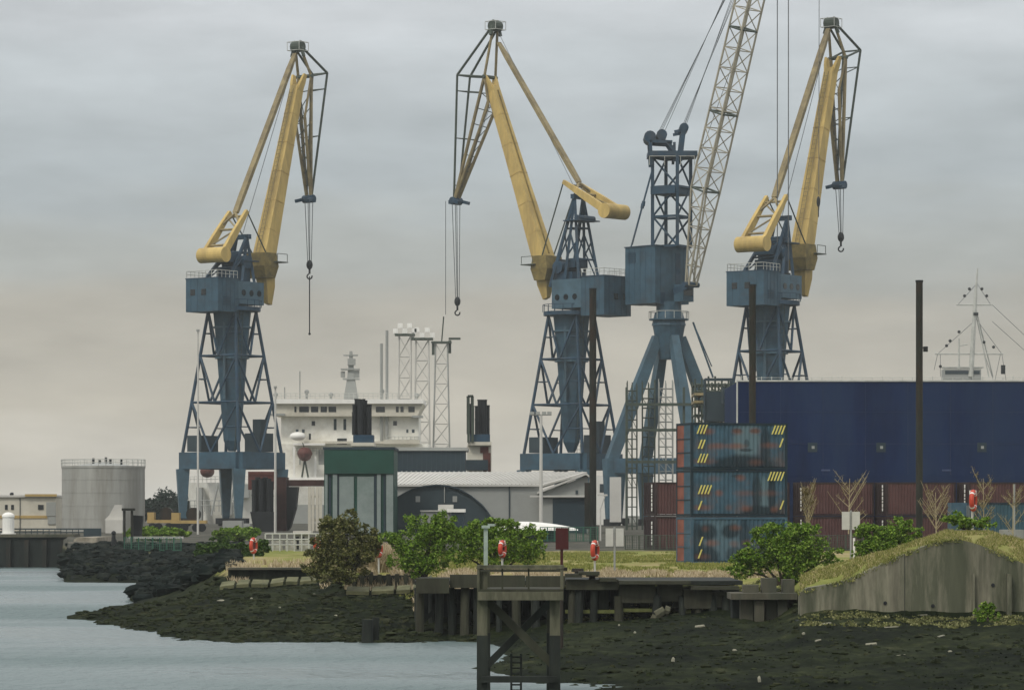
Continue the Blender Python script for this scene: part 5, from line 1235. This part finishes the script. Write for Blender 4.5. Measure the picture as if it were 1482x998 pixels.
def pick_mound(r):
    px = r.uniform(1160, 1640); D = 130.9+abs(r.gauss(0, 1))*7
    return (on_ground(px, D), 1+.6*fb(px*.04, D*.3, 1)) if fb(px*.03, D*.3, 6) > -.25 else None
blades(19000, pick_mound, .13, .012, 'mound_grass', leafmat('mound_grass_blades', (.09,.115,.02), (.22,.22,.06), (.44,.37,.2)), 'mixed green and buff grass covering the mound above the concrete wall', .9, 4)
def pick_droop(r):
    i = r.randrange(len(PRF)-1); t = r.random(); a, b = PRF[i], PRF[i+1]; q = W(a[0]+(b[0]-a[0])*t, a[1]+(b[1]-a[1])*t, 129.55+r.random()*.8)
    return (q+Vector((0, 0, -.12*r.random()**2)), 1+fb(q.x*.8, 0, 1)) if fb(q.x*.6, 3, 0) > -.2 else None
PRF = [(1158,857),(1200,845),(1225,839),(1250,828),(1300,805),(1345,787),(1370,780.5),(1385,779.5),(1420,789),(1445,799),(1482,815),(1530,830)]
blades(2600, pick_droop, .09, .012, 'mound_grass', G_GRN, 'grass hanging over the top edge of the concrete wall', 1.8, 14)
def pick_dryhump(r):
    px = r.gauss(555, 30); D = 163+r.random()*8
    return on_ground(px, D)+Vector((0, 0, .0)), 1.6*math.exp(-((px-550)/40)**2)+.3
blades(6500, pick_dryhump, .52, .022, 'dry_grass', G_DRY, 'tall dry grass clump on the bank between the brown and green bushes', .8, 5)
def pick_weed(r):
    px = r.uniform(820, 1500); D = r.uniform(123.5, 129.6) if px > 1160 else r.uniform(141, 148)
    return (on_ground(px, D), 1) if fb(px*.03, D*.5, 2) > .0 else None
blades(7000, pick_weed, .09, .035, 'shore_weed', leafmat('yellow_green_shore_weed', (.05,.058,.02), (.14,.15,.05), (.26,.25,.12)), 'yellow green weed along the foot of the concrete wall', 1.4, 6)

# ---------------------------------------------------------------- rocks of the foreshore
def rocks(n, pick, name, m_, label, seed):
    rnd = random.Random(seed); m = MB(); random.seed(seed)
    for _ in range(n):
        q = pick(rnd)
        if q is None: continue
        p, s = q
        m.ball(p+Vector((0, 0, s*.15)), (s*rnd.uniform(.7, 1.6), s*rnd.uniform(.7, 1.3), s*rnd.uniform(.35, .7)), 7, 5, .28)
    o = m.build(name, m_); tag(o, label, 'rocks', kind='stuff'); return o
def ok(px, D, lo, hi, s):
    z = gz0(px, D)
    return (gpt(px, D), s) if lo < z < hi else None
rocks(3400, lambda r: ok(r.uniform(110, 700), r.uniform(134, 175), -.1, 1.9, .06+.16*r.random()**3), 'shore_stones', ROCKM, 'black weed covered stones on the left foreshore', 11)
rocks(1500, lambda r: ok(r.uniform(760, 1560), r.uniform(90, 146), -.1, 1.9, .035+.12*r.random()**3), 'shore_stones', ROCKM, 'black weed covered stones on the right foreshore', 12)
rocks(2600, lambda r: ok(r.uniform(94, 345), r.uniform(196, 300), .08, 2.45, .15+.42*r.random()**2), 'rock_armour', ARMOUR, 'heaped black rock armour below the tank and hedges', 13)
def pick_sw(r):
    px = r.uniform(110, 1560); D = r.uniform(92, 170); z = gz0(px, D)
    if not (-.05 < z < 1.7) or fb(px*.02, D*.3, 7) < .02: return None
    return gpt(px, D), 1
blades(9000, pick_sw, .05, .03, 'seaweed', G_WEED, 'dark seaweed strewn over the foreshore', 2.5, 7)
rocks(420, lambda r: (lambda px: ok(px, r.uniform(176+(335-px)*.18, 204), .3, 2.6, .2+.45*r.random()**2))(r.uniform(232, 338)), 'rock_armour', ARMOUR, 'black boulders spilling down at the left end of the low bank wall', 15)
# pale debris, each piece its own
pieces = [(1195,903,.55,.1,'long bleached plank on the mud near the left end of the concrete wall'),(1290,908,.62,.1,'long bleached plank leaning on the mud under the middle of the concrete wall'),(1362,921,.38,.09,'bleached timber offcut below the weep hole of the concrete wall'),
 (1261,934,.42,.12,'pale round ended log, left one of the pair mid foreshore'),(1304,949,.3,.08,'pale short plank, lowest pale piece right of the log pair'),(1163,917,.16,.1,'small white stone left of the other pale stones'),(1184,928,.26,.09,'pale flat stone between small white stone and log'),
 (1375,943,.2,.07,'small cream stone far right on the black mud'),(896,905,.13,.1,'small white stone near the jetty, left one of two'),(919,915,.14,.1,'small white stone near the jetty, right one of two'),(974,957,.15,.22,'upright white stone mid foreshore'),(1063,941,.22,.09,'pale oval stone mid foreshore'),
 (1099,986,.14,.24,'upright white stone near the bottom of the right foreshore'),(1013,908,.4,.14,'curved pale driftwood lying in front of the jetty'),(1332,886,.7,.07,'grey plank leaning against the shore below the wall'),(320,870,.5,.12,'pale slab on the left foreshore below the bank'),(455,861,.2,.12,'pale stone on the left foreshore below the brown bush'),
 (364,866,.16,.1,'small pale stone on the left foreshore beneath the lifebuoy'),(486,891,.22,.1,'dull pale stone low on the left foreshore'),(405,879,.15,.09,'tiny pale stone mid left foreshore'),(395,841,.22,.1,'pale lump on the ledge under the left bank wall')]
for i, (px, py, s, h, lab) in enumerate(pieces):
    best = min((abs(HY+(CZ-ground(px, D_/4))*F/(D_/4)-py), D_/4) for D_ in range(90*4, 200*4))[1]
    s *= .75; h *= .7; p = gpt(px, best); rnd = random.Random(i); random.seed(i); m = MB(); rz = rnd.uniform(-.6, .6)
    if 'plank' in lab or 'log' in lab or 'driftwood' in lab or 'timber' in lab:
        d = Vector((math.cos(rz), math.sin(rz)*2, 0)).normalized()*s*.6; a = p-d+Vector((0, 0, h*.3)); b = p+d+Vector((0, 0, h*.9))
        if 'plank' in lab or 'offcut' in lab: m.beam(a, b, h*1.3, h*.5)
        else: m.tube(a, b, h*.6, 9, h*.45)
        nm, ct = 'driftwood', 'driftwood'
    else: m.ball(p+Vector((0, 0, h*.3)), (s*.5, s*.35, h*.7), 8, 6, .15); nm, ct = 'pale_stone', 'stone'
    single(m, nm, DEBRIS, lab, ct, 'pale debris on the mud')

# ---------------------------------------------------------------- banks, walls and jetty
# concrete retaining wall on the right
prof = [(1158,857),(1170,850),(1200,845),(1225,839),(1250,828),(1275,816),(1300,805),(1320,797),(1345,787),(1370,780.5),(1385,779.5),(1400,783),(1420,789),(1445,799),(1482,815),(1530,830),(1600,845),(1800,850),(2400,850),(3200,850)]
Dw = 129.6
rw = thing('retaining_wall', W(1320, 892, Dw+.3), 'stained concrete retaining wall with an arched top under the grassy mound', 'wall')
m = MB()
pr2 = []
for (a, b) in zip(prof, prof[1:]):
    for k in range(3): t = k/3; pr2.append((a[0]+(b[0]-a[0])*t, a[1]+(b[1]-a[1])*t))
pr2.append(prof[-1])
for a, b in zip(pr2, pr2[1:]):
    s_ = Vector((0, .9, 0)); p0, p1, q0, q1 = W(a[0], 900, Dw), W(b[0], 900, Dw), W(b[0], b[1], Dw), W(a[0], a[1], Dw)
    p0.z = p1.z = .6
    m.loft([[p0, p0+s_, q1+s_, q1], [p1, p1+s_, q0+s_, q0]])
wl = m.build('wall_face', WALLC, rw)
m = MB()
for px in (1309, 1490): z1 = next(b[1] for a, b in zip(prof, prof[1:]) if b[0] >= px); q = W(px, z1+4, Dw); m.frame(Vector((q.x, Dw-.008, .7)), (.02, 0, 0), (0, .02, 0), (0, 0, q.z-.7))
m.build('board_joint', CONC_D, wl)
for px, py in ((1281, 872), (1350, 876), (1437, 846)): m = MB(); p = W(px, py, Dw); m.tube((p.x, Dw-.03, p.z), (p.x, Dw+.05, p.z), .07, 10); m.build('weep_hole', BLACK, wl)
m = MB(); m.slab(1458, 770+60, 1464, 905, Dw-.35, .33); m.slab(1408, 800+30, 1411, 900, Dw-.15, .14); m.build('buttress', WALLC, wl)
m = MB(); m.frame(Vector((X(1156, Dw-2), Dw-1.6, .55)), (52, 0, 0), (0, 1.4, 0), (0, 0, .55)); m.build('footing', CONC_D, rw)
# end pier between jetty and wall
random.seed(21)
ep = thing('broken_quay_end', W(1110, 900, 136), 'broken dark concrete pier end under the spreading shrub, left of the retaining wall', 'quay')
for i, (x0, y0, x1, y1, dd) in enumerate(((1072,866,1090,905,0),(1092,868,1106,907,-.3),(1108,864,1124,905,.1),(1126,862,1140,903,-.2),(1141,868,1150,898,.2))):
    m = MB(); m.slab(x0, y0, x1, y1, 135+dd, .8); m.build('wall_slab', CONC, ep)
m = MB(); m.slab(1058, 858, 1154, 867, 134.5, 2.6); m.build('cap_beam', CONC, ep)
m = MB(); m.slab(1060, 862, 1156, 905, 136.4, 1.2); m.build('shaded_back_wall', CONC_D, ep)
for x0, y0, x1 in ((1103, 836, 1124), (1133, 838, 1150), (1076, 846, 1098)): m = MB(); m.slab(x0, y0, x1, 859, 135.3, .9); m.build('concrete_block', CONC, ep)
# timber jetty edge
jt = thing('timber_jetty', W(830, 900, 140), 'old dark timber quay edge on piles beneath the grass field', 'jetty')
D = 140
def zj(px): return (836 if px < 880 else 842+(px-880)*.03)
m = MB()
for x0, x1, y0, y1, d0 in ((602,650,836,858,-.5),(651,700,831,850,-.2),(701,760,832,850,0),(761,818,833,850,0),(819,895,838,853,0),(896,948,842,872,.2),(952,988,846,870,.4),(990,1030,852,880,.1),(1031,1074,856,878,.3)):
    m = MB(); m.slab(x0, y0, x1, y1, D+d0, .5); m.build('edge_beam', TIMBER, jt)
for x0, x1, y in ((818,842,832),(838,868,829),(868,892,838),(896,1000,842),(1000,1070,850)):
    m = MB(); m.slab(x0, y-2, x1, y+3, D-.3, 1.4); m.build('deck_plank', TIMBER, jt)
rnd = random.Random(9); x = 822
while x < 1068:
    w_ = rnd.uniform(9, 26); y1 = 878+rnd.uniform(-5, 9)
    if rnd.random() > .12: m = MB(); m.slab(x, 848+(x-822)*.03, x+w_-1.2, y1, D+.75+rnd.uniform(-.1, .1), .12); m.build('face_board', MUDTIM, jt)
    x += w_
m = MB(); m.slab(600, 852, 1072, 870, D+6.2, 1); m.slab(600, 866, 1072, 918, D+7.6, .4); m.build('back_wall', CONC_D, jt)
m = MB(); m.slab(600, 840, 1075, 846, D+.4, 8.4); m.build('deck', TIMBER_D, jt)
for x0, x1, y in ((818,893,884),(900,948,882),(985,1000,884)): m = MB(); m.slab(x0, y-2, x1, y+3, D+.3, .3); m.build('waling', mat('mossy_waling_timber', (.10,.11,.035), .9, .35, 3) , jt)
rnd = random.Random(5)
for i, px in enumerate([607, 634, 655, 672, 690, 722, 748, 776, 800, 826, 836, 858, 897, 899+50, 988, 1012, 1034, 1052, 1066]):
    lean = rnd.uniform(-3, 3); yb = 935 if px < 700 else 925
    wd = rnd.uniform(.13, .2)
    zb = ground(px, D)-.6; p = Vector((X(px, D), D+.25+rnd.uniform(-.4, .3), zb)); q = Vector((X(px+lean, D), D+.3, Zz(850 if px < 890 else 862, D)))
    m = MB(); m.tube(p, q, wd, 9, wd*.92); m.build('pile', TIMBER if i % 3 == 0 else TIMBER_D, jt)
for i in range(22):
    px = 610+i*21+rnd.uniform(-6, 6); yy = D+rnd.uniform(2.2, 5.5); zb = ground(px, yy)-.5
    m = MB(); m.tube(Vector((X(px, yy), yy, zb)), Vector((X(px, yy), yy, 1.95)), .15, 8); m.build('pile', TIMBER_D, jt)
m = MB()
for a, b in (((612,900),(650,860)),((655,865),(700,905)),((760,860),(800,900)),((900,870),(945,900))): m.beam(W(*a, D+.9), W(*b, D+.9), .16)
m.build('cross_brace', TIMBER_D, jt)
m = MB(); q = [W(943, 907, D-1), W(950, 890, D-1), W(962, 882, D-1), W(969, 884, D-1)]
for a, b in zip(q, q[1:]): m.tube(a, b, .2, 8, .17)
single(m, 'driftwood_stump', TIMBER_T, 'curved pale stump leaning under the jetty edge', 'stump', None, False)
for px, D_, lab in ((836, 141.5, 'black rusty mooring bollard on the jetty edge, left one of two'), (857, 140.6, 'black rusty mooring bollard on the jetty edge, right one of two')):
    y0 = 829 if px < 850 else 836; b = W(px, y0+5, D_); m = MB(); m.tube(b, b+Vector((0, 0, .22)), .15, 12, .12); m.tube(b+Vector((0, 0, .2)), b+Vector((0, 0, .34)), .26, 12, .24); m.tube(b, b+Vector((0, 0, .03)), .24, 12); single(m, 'mooring_bollard', PILE, lab, 'bollard', 'bollards on the jetty edge')
# stub piles in the left mud
for px, y0, y1, w_, D_, lab in ((531, 896, 932, .24, 135.5, 'broken black pile stub at the left waterline, thicker one'), (543, 893, 932, .16, 136, 'thin pale topped pile stub at the left waterline')):
    a = W(px, y1, D_); m = MB(); m.tube(a-Vector((0, 0, .5)), W(px+.8, y0, D_), w_, 10, w_*.9); single(m, 'pile_stub', TIMBER_D, lab, 'pile', 'broken pile stubs')
# low wall on the left bank and sheet piles
lw = thing('bank_wall', W(410, 838, 172), 'low weathered concrete wall along the left bank', 'wall')
m = MB(); m.slab(330, 824, 500, 842, 171.2, .6); m.build('wall_face', MUDTIM, lw)
m = MB(); m.slab(330, 821, 498, 824, 170.9, 1.5); m.build('coping', CONC, lw)
SLABC = mat('mossy_slab_concrete', (.12,.12,.06), .9, .4, 2, 0, (.04,.05,.02), .7, bump=.3)
random.seed(4); x = 318
while x < 598:
    w_ = random.uniform(18, 40); m = MB(); D_ = 165.5 if x < 470 else 157.8; zg = ground(x, D_)+.06
    p = Vector((X(x, D_), D_, zg)); q = Vector((X(x+w_-3, D_), D_, ground(x+w_-3, D_)+.06)); m.loft([[p, q, q+Vector((0, 1.2, .22)), p+Vector((0, 1.2, .22))], [p+Vector((0, 0, .16)), q+Vector((0, 0, .16)), q+Vector((0, 1.2, .36)), p+Vector((0, 1.2, .36))]])
    m.build('coping_slab', SLABC, lw); x += w_+1
sp_ = thing('pile_wall', W(548, 850, 160), 'row of short timber posts holding the bank below the dry grass', 'wall')
for k in range(9):
    px = 496+k*12.6; m = MB(); m.slab(px, 828+random.uniform(-2, 3), px+6, 856, 160.2, .3); m.build('post', TIMBER, sp_)
m = MB(); m.slab(492, 832, 602, 858, 160.7, .5); m.build('back_board', TIMBER_D, sp_)
# ---------------------------------------------------------------- timber dolphin in the water
D = 95; dp = Vector((X(753, D), D+1, -.8)); dl = thing('timber_dolphin', dp, 'old timber mooring platform standing in the water on four braced legs', 'platform')
def bm(x0, y0, x1, y1, D_, a, b, mt_, nm): m = MB(); m.beam(W(x0, y0, D_), W(x1, y1, D_), a, b); return m.build(nm, mt_, dl)
def tr(px, D1, D2=95): return HX+(px-HX)*D2/D1
for px, d_ in ((698, 0), (803, 0), (701, 2.1), (800, 2.1)):
    Dd = D+d_; x = X(px, D); lo_ = MB(); lo_.frame((x-.15, Dd-.15, -1.2), (.3, 0, 0), (0, .3, 0), (0, 0, 2.9)); lo_.build('leg', TIMBER_D, dl)
    m = MB(); m.frame((x-.14, Dd-.14, 1.7), (.28, 0, 0), (0, .28, 0), (0, 0, (3.45 if px < 750 else 2.68)-1.7)); m.build('leg_top', TIMBER if d_ else TIMBER_T, dl)
m = MB(); m.slab(690, 817.5, 816, 822.5, D-.3, .55); m.build('top_rail', TIMBER_T, dl)
m = MB(); m.slab(811, 822.6, 815.5, 868, D-.28, .2); m.slab(690.5, 822.6, 694, 868, D-.28, .2); m.build('rail_post', TIMBER_T, dl)
m = MB(); m.slab(692, 856, 815.5, 868, D-.5, .2); m.build('front_beam', TIMBER_T, dl)
m = MB(); m.slab(692, 852, 815, 856, D-.3, 2.8); m.build('deck', TIMBER, dl)
m = MB(); m.slab(694, 822, 700, 860, D+2.4, .2); m.slab(692, 823, 815, 827, D+2.4, .2); m.build('rear_rail', TIMBER, dl)
for px, y0 in ((727, 822.6), (765, 822.6)): m = MB(); m.slab(px-1.2, y0, px+1.4, 852, D-.15, .1); m.build('baluster', TIMBER, dl)
bm(703, 866, 801, 962, D+.3, .2, .22, TIMBER, 'diagonal_brace'); bm(705, 962, 799, 868, D+1.9, .16, .2, TIMBER_D, 'diagonal_brace')
m = MB(); m.slab(696, 978, 806, 987, D-.3, .25); m.build('lower_beam', TIMBER_D, dl)
m = MB(); m.slab(696, 978, 806, 986, D+2.2, .25); m.build('lower_beam', TIMBER_D, dl)
for px in (740, 754): m = MB(); m.tube(W(px, 945, D+1), W(px, 1010, D+1), .035, 6); m.build('ladder_rail', TIMBER_D, dl)
m = MB()
for y in range(950, 1006, 8): m.tube(W(740, y, D+1), W(754, y, D+1), .025, 5)
m.build('ladder_rung', TIMBER_D, dl)
m = MB(); m.slab(700, 764, 706, 818, D-.1, .11); m.slab(697, 760, 709, 764, D-.16, .22); m.slab(706, 757.5, 716, 761, D-.1, .1); single(m, 'platform_post', mat('pale_green_post_paint', (.30,.36,.30), .7, .2, 3), 'pale square post with a small cap standing on the timber platform', 'post')
r = thing('warning_sign', W(813, 838, 118), 'dark red square sign board on a red post right of the platform', 'sign')
m = MB(); m.tube(W(813, 846, 118), W(813, 768, 118), .05, 8); m.build('post', REDP, r); 
m = MB(); m.box(W(813.5, 779, 117.9), (.44, .05, .74)); m.build('board', REDP, r)
ob = bpy.data.objects[r.name]; m = MB(); m.tube((X(813, 118), 118, ground(813, 118)-.3), W(813, 845, 118), .055, 8); m.tube(W(813, 823, 118)-Vector((0, 0, .06)), W(813, 823, 118)+Vector((0, 0, .06)), .2, 10); m.build('post_base', PILE, r)
# white double signs
for px, yb, D_, lab in ((889.5, 826, 152, 'pair of white sign boards on a pole at the edge of the grass field'), (1231.5, 792, 146, 'pair of white sign boards on a pole at the left foot of the mound')):
    r = thing('double_sign', Vector((X(px, D_), D_, ground(px, D_))), lab, 'sign', 'white double signs')
    yt = 764 if px < 1000 else 740; k = D_/F
    m = MB(); m.tube((X(px, D_), D_, ground(px, D_)-.1), W(px, yt-2, D_), .045, 8); m.build('post', GREY, r)
    for a, b in ((-13, -1.8), (1.8, 13)): m = MB(); m.slab(px+a, yt, px+b, yt+26, D_-.09, .03); m.build('board', SIGNW, r)
    m = MB(); m.slab(px-11, yt+5, px+11, yt+6.2, D_-.055, .02); m.slab(px-11, yt+19, px+11, yt+20.2, D_-.055, .02); m.build('bracket', GREY, r)
# lifebuoys on posts
def lifebuoy(px, py, D_, label, h=30, red=False):
    g_ = ground(px, D_); c = W(px, py, D_); r = thing('lifebuoy_post', Vector((c.x, D_, g_)), label, 'lifebuoy', 'lifebuoys on posts along the quay')
    m = MB(); m.tube((c.x, D_+.14, g_-.1), (c.x, D_+.14, c.z+.15), .045, 8); m.build('post', SIGNW if not red else PILE, r)
    m = MB(); m.box((c.x, D_+.08, c.z), (.2, .03, .8)); m.build('back_board', OXRED, r)
    a = R(72); e1 = Vector((math.cos(a), math.sin(a), 0)); R0 = h*D_/F/2-.1
    for k in range(4):
        m = MB(); m.torus(c-Vector((0, .1, 0)), e1, (0, 0, 1), R0, .105, -40+k*90, 40+k*90, 12, 8); b_ = m.build('ring_segment', ORANGE, r, True)
        m = MB(); m.torus(c-Vector((0, .1, 0)), e1, (0, 0, 1), R0, .108, 40+k*90, 50+k*90, 4, 8); m.build('white_band', WHITE2, b_, True)
    m = MB(); m.box((c.x, D_+.02, c.z+h*D_/F/2*.75), (.26, .24, .16)); m.build('hook_bracket', WHITE2, r)
lifebuoy(367, 789, 190, 'orange lifebuoy on a post in front of the small dark bush, leftmost one', 24)
lifebuoy(459, 787, 200, 'faded lifebuoy on a post beside the white railing', 22)
lifebuoy(548, 794, 162, 'orange lifebuoy on a post between brown bush and dry grass', 25)
lifebuoy(727, 794, 149, 'orange lifebuoy on a post in front of the green bush by the platform', 26)
lifebuoy(861, 796, 151, 'orange lifebuoy on a white post in the grass left of the double sign', 30)
lifebuoy(1408, 724, 141, 'orange lifebuoy high on a post on top of the grassy mound', 32)
m = MB(); m.tube((X(1236, 146), 146, 2.4), W(1236, 778, 146), .05, 8); single(m, 'marker_post', WHITE2, 'short white marker post beside the right double sign', 'post')
m = MB(); m.tube(W(1468, 792, 140), W(1468, 700, 140), .04, 8); m.slab(1452, 766, 1482, 790, 141, 1.2); single(m, 'utility_box', GREY, 'grey utility box with a thin pole at the right edge of the mound', 'box')

# ---------------------------------------------------------------- air
hz = MB(); hz.frame((-260, -25, -2.2), (520, 0, 0), (0, 1150, 0), (0, 0, 100))
hm = bpy.data.materials.new('haze'); hm.use_nodes = True; t = hm.node_tree; t.nodes.clear()
o_ = t.nodes.new('ShaderNodeOutputMaterial'); v_ = t.nodes.new('ShaderNodeVolumePrincipled'); v_.inputs['Color'].default_value = (.90, .95, .92, 1); v_.inputs['Density'].default_value = .00015; v_.inputs['Anisotropy'].default_value = .2
t.links.new(v_.outputs[0], o_.inputs['Volume'])
tag(hz.build('haze', hm), kind='stuff')
